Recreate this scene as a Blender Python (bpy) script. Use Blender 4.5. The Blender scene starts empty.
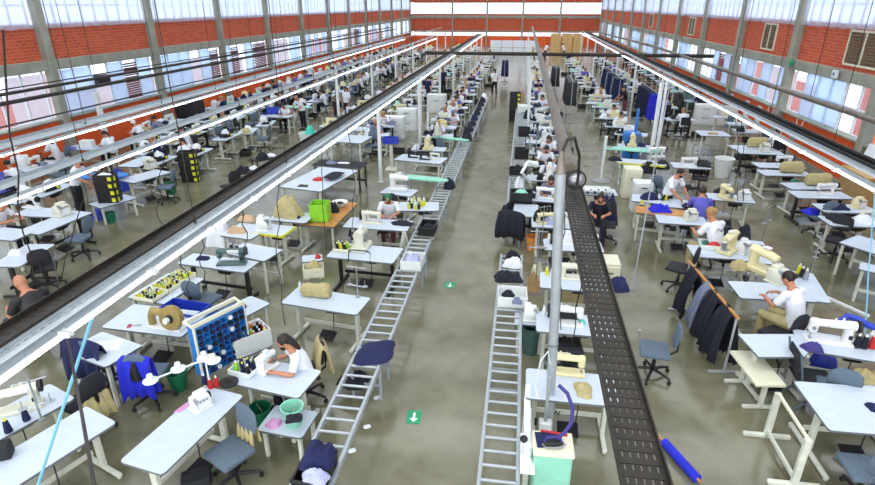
import bpy, bmesh, math, random
from mathutils import Vector, Matrix, noise
R = math.radians
rnd = random.Random(7)
C = bpy.context.scene.collection
# ------------------------------------------------------------ camera
F, H, VX, VY = 560.0, 5.4, 526.5, 4.0
_p = math.atan((242.5 - VY) / F)
_d = Vector(((VX - 437.5) / F, (242.5 - VY) / F, -1)).normalized()
_u = Vector((0, math.cos(_p), math.sin(_p)))
_x = _d.cross(_u)
RM = Matrix((_x, _d, _u))
cam = bpy.data.cameras.new('camera')
cam.sensor_fit = 'HORIZONTAL'; cam.sensor_width = 36; cam.lens = F / 875 * 36
cam.clip_start = .05; cam.clip_end = 500
camo = bpy.data.objects.new('camera', cam); C.objects.link(camo)
camo.matrix_world = Matrix.Translation((0, 0, H)) @ RM.to_4x4()
bpy.context.scene.camera = camo

def at(px, py, z=0.0):
    w = RM @ Vector(((px - 437.5) / F, (242.5 - py) / F, -1))
    t = (z - H) / w.z
    return Vector((w.x * t, w.y * t, z))

# ------------------------------------------------------------ materials
def lin(c):
    return tuple(((v / 255) / 12.92 if v / 255 <= .04045 else ((v / 255 + .055) / 1.055) ** 2.4) for v in c) + (1,)
MATS = {}
def mat(name, rgb, rough=.5, metal=0, var=.12, scale=6, bump=0, spec=.5, trans=0):
    m = bpy.data.materials.new(name); m.use_nodes = True
    nt = m.node_tree; b = nt.nodes['Principled BSDF']
    c = lin(rgb)
    tc = nt.nodes.new('ShaderNodeTexCoord'); no = nt.nodes.new('ShaderNodeTexNoise')
    no.inputs['Scale'].default_value = scale; no.inputs['Detail'].default_value = 4
    nt.links.new(tc.outputs['Object'], no.inputs['Vector'])
    rp = nt.nodes.new('ShaderNodeValToRGB')
    rp.color_ramp.elements[0].position = .3; rp.color_ramp.elements[1].position = .7
    rp.color_ramp.elements[0].color = tuple(v * (1 - var) for v in c[:3]) + (1,)
    rp.color_ramp.elements[1].color = tuple(min(1, v * (1 + var)) for v in c[:3]) + (1,)
    nt.links.new(no.outputs['Fac'], rp.inputs['Fac']); nt.links.new(rp.outputs['Color'], b.inputs['Base Color'])
    b.inputs['Roughness'].default_value = rough; b.inputs['Metallic'].default_value = metal
    b.inputs['Specular IOR Level'].default_value = spec
    if bump:
        bp = nt.nodes.new('ShaderNodeBump'); bp.inputs['Strength'].default_value = bump; bp.inputs['Distance'].default_value = .02
        nt.links.new(no.outputs['Fac'], bp.inputs['Height']); nt.links.new(bp.outputs['Normal'], b.inputs['Normal'])
    MATS[name] = m
    return m
mat('top', (194, 206, 219), .35, var=.04); mat('edge', (105, 112, 118), .5)
mat('leg_white', (205, 208, 196), .45); mat('leg_black', (28, 28, 30), .45)
mat('mach', (214, 214, 196), .3, var=.05); mat('mach_white', (226, 228, 228), .3, var=.04); mat('mach_cream', (222, 214, 168), .35, var=.05)
mat('mach_teal', (62, 92, 88), .35); mat('mach_gold', (150, 130, 72), .35)
mat('steel', (170, 175, 180), .3, .8); mat('galv', (170, 178, 184), .4, .35, var=.1); mat('dark_metal', (46, 41, 36), .5, .2, var=.3, scale=3)
mat('pipe_metal', (122, 114, 104), .35, .4, var=.25); mat('grey_paint', (150, 156, 158), .45)
mat('black', (22, 22, 25), .5); mat('rubber', (30, 30, 32), .7)
mat('chair', (88, 104, 120), .85, var=.1, scale=30); mat('chair_dark', (34, 36, 42), .85)
mat('navy', (24, 30, 74), .9, var=.3, scale=8, bump=.3); mat('dark_cloth', (24, 26, 40), .9, var=.3, scale=8, bump=.3)
mat('royal', (28, 38, 190), .85, var=.2, bump=.2); mat('khaki', (176, 164, 118), .9, var=.15, bump=.3)
mat('tan', (192, 160, 128), .8, var=.12, bump=.2); mat('white_cloth', (224, 228, 236), .85, var=.06, bump=.2)
mat('purple', (92, 92, 186), .85, var=.12); mat('lilac', (168, 172, 204), .85); mat('grey_cloth', (112, 122, 146), .9, bump=.2)
mat('skin', (186, 128, 98), .5, var=.06); mat('hair', (34, 24, 20), .6, var=.3, scale=40); mat('hair_light', (166, 128, 78), .6, scale=40)
mat('mask', (20, 20, 22), .8); mat('mask_blue', (150, 190, 215), .8); mat('eye', (18, 14, 12), .2)
mat('mint', (142, 206, 184), .5, var=.06); mat('green', (18, 106, 72), .4, var=.1); mat('lime', (140, 208, 50), .4, var=.1); mat('turq', (60, 190, 170), .5)
mat('bluebox', (36, 62, 180), .4, var=.1); mat('skyblue', (44, 122, 200), .45, var=.1); mat('white_plastic', (224, 228, 228), .4, var=.04)
mat('yellow', (214, 214, 40), .5, var=.1); mat('red', (186, 32, 34), .5, var=.1); mat('pink', (206, 150, 196), .8); mat('orange_p', (220, 140, 60), .6)
mat('wood', (186, 132, 66), .5, var=.2, scale=4); mat('ply', (206, 170, 112), .55, var=.12, scale=4); mat('cream', (222, 220, 196), .5, var=.05); mat('carton', (176, 142, 96), .8)
mat('concrete', (146, 148, 136), .8, var=.15, scale=2, bump=.2); mat('orange_wall', (222, 92, 38), .8, var=.12, scale=1.2, bump=.1)
mat('hose', (120, 186, 216), .35, var=.05); mat('violet', (52, 44, 120), .6); mat('poster', (226, 232, 240), .5, var=.05); mat('decal_green', (30, 150, 104), .5)
mat('frame_white', (214, 220, 226), .4); mat('frame_dark', (70, 84, 110), .5); mat('louver', (92, 84, 60), .6); mat('burg', (112, 52, 66), .7)
mat('ext_white', (225, 228, 235), .8, var=.05); mat('asphalt', (222, 222, 218), .9)
mat('beige_wall', (200, 160, 110), .8)

def emis(name, rgb, s):
    m = bpy.data.materials.new(name); m.use_nodes = True; b = m.node_tree.nodes['Principled BSDF']
    b.inputs['Base Color'].default_value = lin(rgb); b.inputs['Emission Color'].default_value = lin(rgb); b.inputs['Emission Strength'].default_value = s
    MATS[name] = m
emis('tube', (246, 250, 255), 4.0)

def brick_mat(name, axis, c1, c2, cm, sc=1.0, bw=.32, bh=.16, ms=.012):
    m = bpy.data.materials.new(name); m.use_nodes = True; nt = m.node_tree; b = nt.nodes['Principled BSDF']
    tc = nt.nodes.new('ShaderNodeTexCoord'); sp = nt.nodes.new('ShaderNodeSeparateXYZ'); cb = nt.nodes.new('ShaderNodeCombineXYZ')
    nt.links.new(tc.outputs['Object'], sp.inputs[0]); nt.links.new(sp.outputs[axis], cb.inputs[0]); nt.links.new(sp.outputs['Z'], cb.inputs[1])
    br = nt.nodes.new('ShaderNodeTexBrick'); nt.links.new(cb.outputs[0], br.inputs['Vector'])
    br.inputs['Color1'].default_value = lin(c1); br.inputs['Color2'].default_value = lin(c2); br.inputs['Mortar'].default_value = lin(cm)
    br.inputs['Scale'].default_value = sc; br.inputs['Mortar Size'].default_value = ms; br.inputs['Brick Width'].default_value = bw; br.inputs['Row Height'].default_value = bh
    nt.links.new(br.outputs['Color'], b.inputs['Base Color']); b.inputs['Roughness'].default_value = .85
    bp = nt.nodes.new('ShaderNodeBump'); bp.inputs['Strength'].default_value = .5; bp.inputs['Distance'].default_value = .01
    nt.links.new(br.outputs['Fac'], bp.inputs['Height']); bp.invert = True; nt.links.new(bp.outputs['Normal'], b.inputs['Normal'])
    MATS[name] = m
brick_mat('brick_side', 'Y', (200, 86, 52), (176, 70, 44), (196, 128, 100), bw=.26, bh=.105, ms=.008)
brick_mat('brick_far', 'X', (196, 82, 46), (172, 66, 40), (186, 120, 94), bw=.3, bh=.15)

def glass_mat(name, tint, frost):
    m = bpy.data.materials.new(name); m.use_nodes = True; nt = m.node_tree
    for n in list(nt.nodes):
        if n.type == 'BSDF_PRINCIPLED': nt.nodes.remove(n)
    out = [n for n in nt.nodes if n.type == 'OUTPUT_MATERIAL'][0]
    t = nt.nodes.new('ShaderNodeBsdfTransparent'); t.inputs[0].default_value = lin(tint)
    tl = nt.nodes.new('ShaderNodeBsdfTranslucent'); tl.inputs[0].default_value = lin(tint)
    df = nt.nodes.new('ShaderNodeBsdfDiffuse'); df.inputs[0].default_value = lin(tint)
    g = nt.nodes.new('ShaderNodeBsdfGlossy'); g.inputs['Roughness'].default_value = .05
    a = nt.nodes.new('ShaderNodeMixShader'); a.inputs[0].default_value = .35; nt.links.new(tl.outputs[0], a.inputs[1]); nt.links.new(df.outputs[0], a.inputs[2])
    x = nt.nodes.new('ShaderNodeMixShader'); x.inputs[0].default_value = frost; nt.links.new(t.outputs[0], x.inputs[1]); nt.links.new(a.outputs[0], x.inputs[2])
    y = nt.nodes.new('ShaderNodeMixShader'); y.inputs[0].default_value = .05; nt.links.new(x.outputs[0], y.inputs[1]); nt.links.new(g.outputs[0], y.inputs[2])
    nt.links.new(y.outputs[0], out.inputs['Surface']); MATS[name] = m
glass_mat('glass', (238, 244, 252), .12); glass_mat('frosted', (226, 238, 250), .5); glass_mat('curtain', (238, 241, 250), .36)

def floor_mat():
    m = bpy.data.materials.new('floor'); m.use_nodes = True; nt = m.node_tree; b = nt.nodes['Principled BSDF']
    tc = nt.nodes.new('ShaderNodeTexCoord')
    def nz(s, d=5, dist=0):
        n = nt.nodes.new('ShaderNodeTexNoise'); n.inputs['Scale'].default_value = s; n.inputs['Detail'].default_value = d; n.inputs['Distortion'].default_value = dist
        nt.links.new(tc.outputs['Object'], n.inputs['Vector']); return n
    n1, n2, n3 = nz(.3, 6, .2), nz(2.0, 12, .3), nz(14, 4)
    r1 = nt.nodes.new('ShaderNodeValToRGB'); e = r1.color_ramp.elements
    e[0].position = .3; e[0].color = lin((104, 102, 80)); e[1].position = .75; e[1].color = lin((140, 139, 118))
    nt.links.new(n1.outputs['Fac'], r1.inputs['Fac'])
    r2 = nt.nodes.new('ShaderNodeValToRGB'); e = r2.color_ramp.elements
    e[0].position = .32; e[0].color = (.74, .73, .69, 1); e[1].position = .68; e[1].color = (1.1, 1.1, 1.09, 1)
    nt.links.new(n2.outputs['Fac'], r2.inputs['Fac'])
    mx = nt.nodes.new('ShaderNodeMixRGB'); mx.blend_type = 'MULTIPLY'; mx.inputs[0].default_value = 1
    nt.links.new(r1.outputs[0], mx.inputs[1]); nt.links.new(r2.outputs[0], mx.inputs[2])
    nt.links.new(mx.outputs[0], b.inputs['Base Color'])
    r3 = nt.nodes.new('ShaderNodeMapRange'); r3.inputs['To Min'].default_value = .07; r3.inputs['To Max'].default_value = .26
    nt.links.new(n2.outputs['Fac'], r3.inputs['Value']); nt.links.new(r3.outputs[0], b.inputs['Roughness'])
    bp = nt.nodes.new('ShaderNodeBump'); bp.inputs['Strength'].default_value = .06; nt.links.new(n3.outputs['Fac'], bp.inputs['Height']); nt.links.new(bp.outputs['Normal'], b.inputs['Normal'])
    b.inputs['Specular IOR Level'].default_value = .9
    MATS['floor'] = m
floor_mat()

# ------------------------------------------------------------ mesh builder
class B:
    def __init__(s): s.bm = bmesh.new()
    def box(s, c, d, rz=0, bev=0, rot=None, seg=1):
        r = bmesh.ops.create_cube(s.bm, size=1); vs = r['verts']
        M = Matrix.Translation(c) @ (rot if rot else Matrix.Rotation(rz, 4, 'Z')) @ Matrix.Diagonal((d[0], d[1], d[2], 1))
        bmesh.ops.transform(s.bm, matrix=M, verts=vs)
        if bev:
            es = list({e for v in vs for e in v.link_edges})
            bmesh.ops.bevel(s.bm, geom=es, offset=bev, segments=seg, affect='EDGES', profile=.5)
        return s
    def ring(s, c, t, rx, ry, n, ref=Vector((1, 0, 0))):
        t = t.normalized()
        a = ref - t * ref.dot(t)
        if a.length < 1e-3: a = Vector((0, 1, 0)) - t * t.y
        a.normalize(); b = t.cross(a)
        return [s.bm.verts.new(c + a * (rx * math.cos(2 * math.pi * i / n)) + b * (ry * math.sin(2 * math.pi * i / n))) for i in range(n)]
    def loft(s, pts, rad, n=8, cap=True, ref=Vector((1, 0, 0))):
        pts = [Vector(p) for p in pts]; rs = []
        for i, p in enumerate(pts):
            t = pts[min(i + 1, len(pts) - 1)] - pts[max(i - 1, 0)]
            r = rad[i] if isinstance(rad, (list, tuple)) else rad
            rx, ry = r if isinstance(r, (list, tuple)) else (r, r)
            rs.append(s.ring(p, t, rx, ry, n, ref))
        for a, b in zip(rs, rs[1:]):
            for i in range(n):
                s.bm.faces.new((a[i], a[(i + 1) % n], b[(i + 1) % n], b[i]))
        if cap:
            s.bm.faces.new(rs[0][::-1]); s.bm.faces.new(rs[-1])
        return s
    def cyl(s, p0, p1, r0, r1=None, n=10):
        return s.loft([p0, p1], [r0, r0 if r1 is None else r1], n)
    def lathe(s, prof, c=(0, 0, 0), n=16, M=None):
        c = Vector(c); rs = []; new = []
        for r, z in prof:
            v = [s.bm.verts.new(c + Vector((r * math.cos(2 * math.pi * i / n), r * math.sin(2 * math.pi * i / n), z))) for i in range(n)]
            rs.append(v); new += v
        for a, b in zip(rs, rs[1:]):
            for i in range(n):
                s.bm.faces.new((a[i], a[(i + 1) % n], b[(i + 1) % n], b[i]))
        s.bm.faces.new(rs[0][::-1]); s.bm.faces.new(rs[-1])
        if M is not None: bmesh.ops.transform(s.bm, matrix=M, verts=new)
        return s
    def prism(s, poly, z0, z1, bev=0, M=None):
        a = [s.bm.verts.new((x, y, z0)) for x, y in poly]; b = [s.bm.verts.new((x, y, z1)) for x, y in poly]
        n = len(poly); fs = [s.bm.faces.new(a[::-1]), s.bm.faces.new(b)]
        for i in range(n): fs.append(s.bm.faces.new((a[i], a[(i + 1) % n], b[(i + 1) % n], b[i])))
        if M is not None: bmesh.ops.transform(s.bm, matrix=M, verts=a + b)
        if bev:
            es = list({e for f in fs[:2] for e in f.edges})
            bmesh.ops.bevel(s.bm, geom=es, offset=bev, segments=1, affect='EDGES')
        return s
    def ell(s, c, r, n=10, M=None):
        q = bmesh.ops.create_uvsphere(s.bm, u_segments=n, v_segments=max(6, n // 2 + 1), radius=1)
        bmesh.ops.transform(s.bm, matrix=Matrix.Translation(c) @ (M or Matrix()) @ Matrix.Diagonal((r[0], r[1], r[2], 1)), verts=q['verts'])
        return s
    def blob(s, c, d, seed, amp=.08, cuts=5, taper=0, M=None):
        old = set(s.bm.verts)
        r = bmesh.ops.create_cube(s.bm, size=1); vs = r['verts']
        es = list({e for v in vs for e in v.link_edges})
        q = bmesh.ops.subdivide_edges(s.bm, edges=es, cuts=cuts, use_grid_fill=True)
        vs = list(set(s.bm.verts) - old)
        for v in vs:
            p = v.co.copy(); L = max(p.length, 1e-5); m = max(abs(p.x), abs(p.y), abs(p.z))
            p = p * (.55 + .45 * (m / L) * 1.0)   # soften the corners
            nn = noise.noise(p * 3.2 + Vector((seed * 7.1, seed, 0))) + .5 * noise.noise(p * 8 + Vector((seed, 3, 1)))
            k = 1 - taper * (p.z + .5)
            v.co = Vector((p.x * d[0] * k, p.y * d[1] * k, p.z * d[2])) + p.normalized() * nn * amp
        MM = Matrix.Translation(c) @ (M or Matrix()); bmesh.ops.transform(s.bm, matrix=MM, verts=vs)
        return s
    def done(s, name, m=None, ang=35):
        bmesh.ops.recalc_face_normals(s.bm, faces=s.bm.faces)
        me = bpy.data.meshes.new(name); s.bm.to_mesh(me); s.bm.free()
        if m: me.materials.append(MATS[m])
        for p in me.polygons: p.use_smooth = True
        me.set_sharp_from_angle(angle=R(ang))
        return me

def V(*a): return Vector(a)
def link(name, me, parent=None, m=None):
    o = bpy.data.objects.new(name, me); C.objects.link(o)
    if parent: o.parent = parent
    if m and me:
        o.material_slots[0].link = 'OBJECT'; o.material_slots[0].material = MATS[m]
    return o
def spawn(name, parts, loc, rz=0, label='', cat='', group=None, mats=None, scale=None, tilt=None):
    """parts: [(part_name, mesh, [(sub_name, mesh)...])]; a single part named None gives a one-mesh thing"""
    mats = mats or {}
    if parts[0][0] is None:
        o = link(name, parts[0][1], None, mats.get(None)); rest = parts[1:]
    else:
        o = bpy.data.objects.new(name, None); C.objects.link(o); rest = parts
    o.location = loc; o.rotation_euler = (tilt[0] if tilt else 0, tilt[1] if tilt else 0, rz)
    if scale is not None: o.scale = scale if isinstance(scale, (tuple, list, Vector)) else (scale,) * 3
    o['label'] = label; o['category'] = cat
    if group: o['group'] = group
    for p in rest:
        c = link(p[0], p[1], o, mats.get(p[0]))
        if len(p) > 2:
            for q in p[2]: link(q[0], q[1], c, mats.get(q[0]))
    return o
def struct(name, me, m=None, loc=None, parent=None):
    o = link(name, me, parent, m); o['kind'] = 'structure'
    if loc is not None: o.location = loc
    return o
_cache = {}
def memo(fn):
    def w(*a):
        k = (fn.__name__,) + a
        if k not in _cache: _cache[k] = fn(*a)
        return _cache[k]
    return w
def one(me): return [(None, me)]

#SETTING
# ------------------------------------------------------------ the hall
XL, XR, YF, YN = -16.5, 10.35, 85.2, -1.5
BAY = [18.3 + 6.05 * (k - 3) for k in range(0, 15)]
struct('floor', B().box((-3, 42, -.05), (27.4, 88, .1)).done('floor', 'floor'))
struct('ground_outside', B().box((-3, 42, -.25), (38, 110, .1)).done('ground', 'asphalt'))
LV = {'left': (1.55, 3.25, 3.6, 4.75), 'right': (1.5, 3.1, 3.45, 4.8)}
ZT = 7.2
for side, X in (('left', XL), ('right', XR)):
    s = 1 if side == 'left' else -1
    sill, b0, b1, br = LV[side]
    xo = X - s * .12
    struct('wall_' + side + '_lower', B().box((xo, 42, sill / 2), (.24, 87, sill)).done('w', 'orange_wall'))
    struct('wall_' + side, B().box((xo, 42, (b1 + br) / 2), (.24, 87, br - b1)).done('w', 'brick_side'))
    struct('trim_beam_' + side, B().box((X - s * .04, 42, (b0 + b1) / 2), (.4, 87, b1 - b0), bev=.02).done('w', 'concrete'))
    struct('trim_sill_' + side, B().box((X + s * .02, 42, sill + .03), (.34, 87, .06), bev=.01).done('w', 'concrete'))
    struct('baseboard_' + side, B().box((X + s * .02, 42, .08), (.04, 87, .16)).done('w', 'concrete'))
struct('wall_far', B().box((-3, YF + .12, 2.9), (27.4, .24, 2.4)).done('w', 'brick_far'))
struct('wall_far_lower', B().box((-3, YF + .12, .6), (27.4, .24, 1.2)).done('w', 'orange_wall'))
struct('wall_far_upper', B().box((-3, YF + .12, 6.45), (27.4, .24, 1.7)).done('w', 'brick_far'))
struct('trim_beam_far', B().box((-3, YF - .02, 3.75), (26.8, .3, .3), bev=.02).done('w', 'concrete'))
struct('trim_far_sill', B().box((-3, YF - .02, 1.86), (26.8, .3, .12), bev=.02).done('w', 'concrete'))

@memo
def column_mesh(): return B().box((0, 0, ZT / 2), (.3, .34, ZT), bev=.03).done('column', 'concrete')
k = 0
for y in BAY:
    for X in (XL + .1, XR - .1):
        k += 1; o = struct('column_%d' % k, column_mesh(), None, (X, y, 0))
@memo
def win_frame(h, w, nx, nz):
    b = B(); t = .06
    for i in range(nx + 1): b.box((0, -w / 2 + w * i / nx, h / 2), (.06, t, h))
    for i in range(nz + 1): b.box((0, 0, h * i / nz), (.055, w, t))
    return b.done('window_frame', 'frame_white')
@memo
def pane_mesh(h, w): return B().box((0, 0, h / 2), (.012, w, h)).done('pane', 'glass')
@memo
def curtain_mesh(w, h, seed):
    b = B(); n = 48; rows = 8; f = []
    for sgn in (-.008, .008):
        g = []
        for j in range(rows + 1):
            r = []
            for i in range(n + 1):
                y = -w / 2 + w * i / n
                zb = .05 * noise.noise(V(y * 3, seed, 0)) if j == 0 else 0
                r.append(b.bm.verts.new((sgn + .035 * math.sin(i * 1.25 + seed) * (1 - .3 * j / rows), y, h * j / rows + zb)))
            g.append(r)
        f.append(g)
        for j in range(rows):
            for i in range(n): b.bm.faces.new((g[j][i], g[j][i + 1], g[j + 1][i + 1], g[j + 1][i]))
    for i in range(n):
        for j in (0, rows): b.bm.faces.new((f[0][j][i], f[0][j][i + 1], f[1][j][i + 1], f[1][j][i]))
    return b.done('curtain', 'curtain', 80)
@memo
def sash_mesh(h, w): return B().box((0, 0, h / 2), (.03, w, h), bev=.004).done('sash', 'frosted')
@memo
def louver_mesh(h, w):
    b = B()
    n = int(h / .09)
    for i in range(n): b.box((0, 0, .05 + i * (h - .1) / (n - 1)), (.02, w, .07), rot=Matrix.Rotation(R(35), 4, 'Y'))
    return b.done('louver', 'louver')
wn = 0
for bi in range(len(BAY) - 1):
    y0, y1 = BAY[bi], BAY[bi + 1]; yc = (y0 + y1) / 2; w = y1 - y0 - .5
    for side, X in (('left', XL), ('right', XR)):
        s = 1 if side == 'left' else -1
        sill, b0, b1, br = LV[side]
        # lower window with panels of frosted glass between clear panes
        wn += 1; h = b0 - sill - .06
        f = struct('window_%d' % wn, win_frame(h, w, 6, 2), None, (X - s * .1, yc, sill + .06))
        struct('pane', pane_mesh(h, w), None, (s * -.02, 0, 0), f)
        rr = random.Random(bi * 2 + (s > 0))
        for q in range(6):
            yy = -w / 2 + w * (q + .5) / 6
            t = rr.random()
            if t < .5: struct('sash', sash_mesh(h * .96, w / 6.3), None, (s * .05, yy, .02), f)
            elif t < .62:
                o = struct('louver', louver_mesh(h * .9, w / 6.4), 'burg', (s * .05, yy, .04), f)
        # upper clerestory with a hanging curtain inside
        wn += 1; h = ZT - br
        f = struct('window_%d' % wn, win_frame(h, w, 8, 4), None, (X - s * .1, yc, br))
        struct('pane', pane_mesh(h, w), None, (s * -.02, 0, 0), f)
        cu = spawn('curtain', one(curtain_mesh(round(w, 2), round(h + .1, 2), bi % 3)), (X + s * .13, yc, br - .12), 0,
                   'sheer white curtain over a high window of the %s brick wall' % ('long left' if s > 0 else 'long right'), 'curtain', 'sheer curtains on the %s wall' % side)
    # slatted vents set in the right brick band
    if bi in (3, 4, 6, 8):
        wn += 1
        yv = {3: 19.85, 4: 27.2, 6: 39.5, 8: 52}[bi]; hv = 1.0; wv = 1.9 if bi == 3 else 1.3
        f = struct('window_%d' % wn, win_frame(hv, wv, 2, 1), 'cream', (XR - .02, yv, 3.62)); struct('louver', louver_mesh(hv, wv), None, (-.0, 0, 0), f)
        struct('backing', B().box((.06, 0, hv / 2), (.02, wv, hv)).done('backing', 'black'), None, None, f)
for i, x in enumerate((-10.3, -5.4, -.4, 4.75)):
    struct('column_far_%d' % (i + 1), B().box((x, YF - .08, 3.6), (.26, .22, 7.2), bev=.02).done('column', 'concrete'))
for i in range(6):
    for h, zz in ((1.45, 4.12), (.55, 1.25)):
        wn += 1; w = 4.4; x = -13.9 + i * 4.5 + .3
        f = struct('window_%d' % wn, win_frame(h, w, 1, 1), None, (x, YF + .1, zz)); f.rotation_euler = (0, 0, R(90))
        struct('pane', pane_mesh(h, w), None, (.02, 0, 0), f)
# what stands outside the windows: orange and white walls of the yard
for X, nm in ((XL - 3.6, 'left'), (XR + 3.2, 'right')):
    rr = random.Random(5 if nm == 'left' else 9); y = 5
    while y < 82:
        L = rr.uniform(1.5, 4.5); h = rr.choice((1.9, 2.3, 2.7))
        c = rr.choice(('orange_wall', 'ext_white', None, 'orange_wall', None))
        if c: struct('wall_yard_%s' % nm, B().box((X, y + L / 2, h / 2), (.2, L, h)).done('yard_wall', c))
        y += L
# unseen roof added to dim the hall against its windows: opaque bands, open gaps
k = 0
for i in range(22):
    struct('added_roof_band_%d' % (i + 1), B().box((-3, -1 + i * 4.0 + 1.15, 7.62), (27.6, 2.3, .12)).done('roof', 'ext_white'))
    struct('added_roof_beam_%d' % (i + 1), B().box((-3, -1 + i * 4.0 + 2.3, 7.45), (27.2, .14, .3)).done('roof', 'frame_white'))
wd = bpy.data.worlds.new('sky'); bpy.context.scene.world = wd; wd.use_nodes = True
bg = wd.node_tree.nodes['Background']; bg.inputs[0].default_value = (.94, .975, 1.0, 1); bg.inputs[1].default_value = 2.1
# a soft high daylight through the roof gaps
sd = bpy.data.lights.new('sun', 'SUN'); sd.energy = 1.0; sd.angle = R(40); sd.color = (1, .98, .95)
so = bpy.data.objects.new('sun', sd); C.objects.link(so); so.rotation_euler = (R(12), R(-14), 0); so.location = (0, 20, 20)

#PROTO
# ------------------------------------------------------------ prototypes
@memo
def top_mesh(L, D, cham):
    r = .05
    if cham: poly = [(-L / 2, -D / 2), (-L / 2, D / 2), (L / 2, D / 2), (L / 2, -D / 2 + .22), (L / 2 - .25, -D / 2)]
    else:
        poly = []
        for sx, sy, a0 in ((1, 1, 0), (-1, 1, 90), (-1, -1, 180), (1, -1, 270)):
            for k in range(4):
                a = R(a0 + 30 * k); poly.append((sx * (L / 2 - r) + r * math.cos(a), sy * (D / 2 - r) + r * math.sin(a)))
    me = B().prism(poly, .722, .76, .004).done('tabletop', 'top')
    me.materials.append(MATS['edge'])
    for p in me.polygons:
        if abs(p.normal.z) < .6 or p.normal.z < 0: p.material_index = 1
    return me
@memo
def tleg(D, black):
    b = B(); m = 'leg_black' if black else 'leg_white'
    b.box((0, 0, .40), (.06, .09, .66), bev=.008).box((0, 0, .04), (.06, D + .06, .05), bev=.01).box((0, 0, .705), (.05, D * .8, .034), bev=.006)
    for s in (1, -1): b.cyl((0, s * (D / 2), .0), (0, s * (D / 2), .025), .025)
    return b.done('leg', m)
@memo
def pleg(m): return B().box((0, 0, .361), (.05, .05, .722), bev=.006).done('leg', m)
@memo
def bar_mesh(L, m): return B().box((0, 0, 0), (L, .03, .07), bev=.006).done('stretcher', m)
@memo
def motor_mesh(): return B().loft([(-.13, 0, 0), (-.11, 0, 0), (.1, 0, 0), (.12, 0, 0), (.19, 0, 0)], [.05, .085, .085, .05, .05], 12, ref=V(0, 1, 0)).box((0, 0, .1), (.12, .08, .1)).done('motor', 'black')
@memo
def pedal_mesh(): return B().box((0, 0, .09), (.28, .22, .02), rot=Matrix.Rotation(R(18), 4, 'X')).cyl((.1, .05, .1), (.12, .06, .58), .008).done('pedal', 'black')
@memo
def stand_mesh(z0=.76): 
    b = B().cyl((0, 0, z0), (0, 0, 1.36), .012).cyl((0, 0, z0), (0, 0, z0 + .02), .04 if z0 else .16)
    b.cyl((-.17, 0, 1.33), (.17, 0, 1.33), .008).cyl((-.15, 0, .98), (.15, 0, .98), .01)
    for s in (-.14, .14): b.cyl((s, 0, .985), (s, 0, .99), .05).cyl((s, 0, .99), (s, 0, 1.1), .006)
    return b.done('thread_stand', 'steel')
@memo
def shelf_mesh(L, D): return B().box((0, 0, .3), (L - .1, D - .08, .02)).done('shelf', 'top')
def off(me, x=0, y=0, z=0, rz=0):
    me = me.copy(); me.transform(Matrix.Translation((x, y, z)) @ Matrix.Rotation(rz, 4, 'Z')); return me
@memo
def table_parts(L, D, style, stand, cham=False):
    blk = 'black' in style; m = 'leg_black' if blk else 'leg_white'
    P = [('tabletop', top_mesh(L, D, cham))]
    if 'four' in style:
        for sx in (-1, 1):
            for sy in (-1, 1): P.append(('leg', off(pleg(m), sx * (L / 2 - .07), sy * (D / 2 - .07))))
        P.append(('stretcher', off(bar_mesh(L - .15, m), 0, D / 2 - .07, .2))); P.append(('stretcher', off(bar_mesh(L - .15, m), 0, D / 2 - .07, .66)))
    else:
        for sx in (-1, 1): P.append(('leg', off(tleg(D, blk), sx * (L / 2 - .14), 0)))
        P.append(('stretcher', off(bar_mesh(L - .3, m), 0, D * .25, .2)))
    if 'motor' in style:
        P.append(('motor', off(motor_mesh(), .12, .02, .6))); P.append(('pedal', off(pedal_mesh(), 0, -.05)))
    if stand: P.append(('thread_stand', off(stand_mesh(), L / 2 - .22, D / 2 - .05)))
    return P
def tri(p, z=.76):
    a, b, c = [at(q[0], q[1], z) for q in p]
    L = (b - a).length; D = (c - b).length
    return (a + c) / 2, L, D, math.atan2(b.y - a.y, b.x - a.x)
def table(px, label, style='motor', stand=False, L=None, D=None, rz=None, cham=False, flip=False, swap=False, group=None, cat='table', z=.76):
    """px: three tabletop corners near-left, near-right, far-right, or one centre with L, D, rz"""
    if not isinstance(px, Vector) and isinstance(px[0], (tuple, list)):
        c, l, d, r = tri(px, z)
        if swap: l, d, r = d, l, r + math.pi / 2
        L = L or min(max(round(l, 1), .5), 2.2); D = D or min(max(round(d, 1), .5), 2.6)
        if rz is None: rz = r
        else: rz = R(rz)
    else:
        c = at(px[0], px[1], z) if not isinstance(px, Vector) else px.copy(); L = L or 1.2; D = D or .6; rz = R(rz or 0)
    table.n += 1; c.z = z - .76 + (table.n * 3 % 7) * .0012   # tops never quite level with their neighbours
    if flip: rz += math.pi
    o = spawn('sewing_table' if 'motor' in style else 'work_table', table_parts(L, D, style, stand, cham), c, rz, label, cat, group)
    return o

table.n = 0
@memo
def far_table_mesh(black):
    b = B(); b.box((0, 0, .74), (1.2, .6, .04))
    for sx in (-1, 1): b.box((sx * .46, 0, .38), (.06, .08, .68)).box((sx * .46, 0, .03), (.06, .6, .05))
    b.box((0, .15, .2), (1, .03, .07)).box((.1, 0, .6), (.3, .16, .17))
    me = b.done('far_table', 'leg_black' if black else 'leg_white'); me.materials.append(MATS['top'])
    for p in me.polygons:
        if p.center.z > .7: p.material_index = 1
    return me

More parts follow.
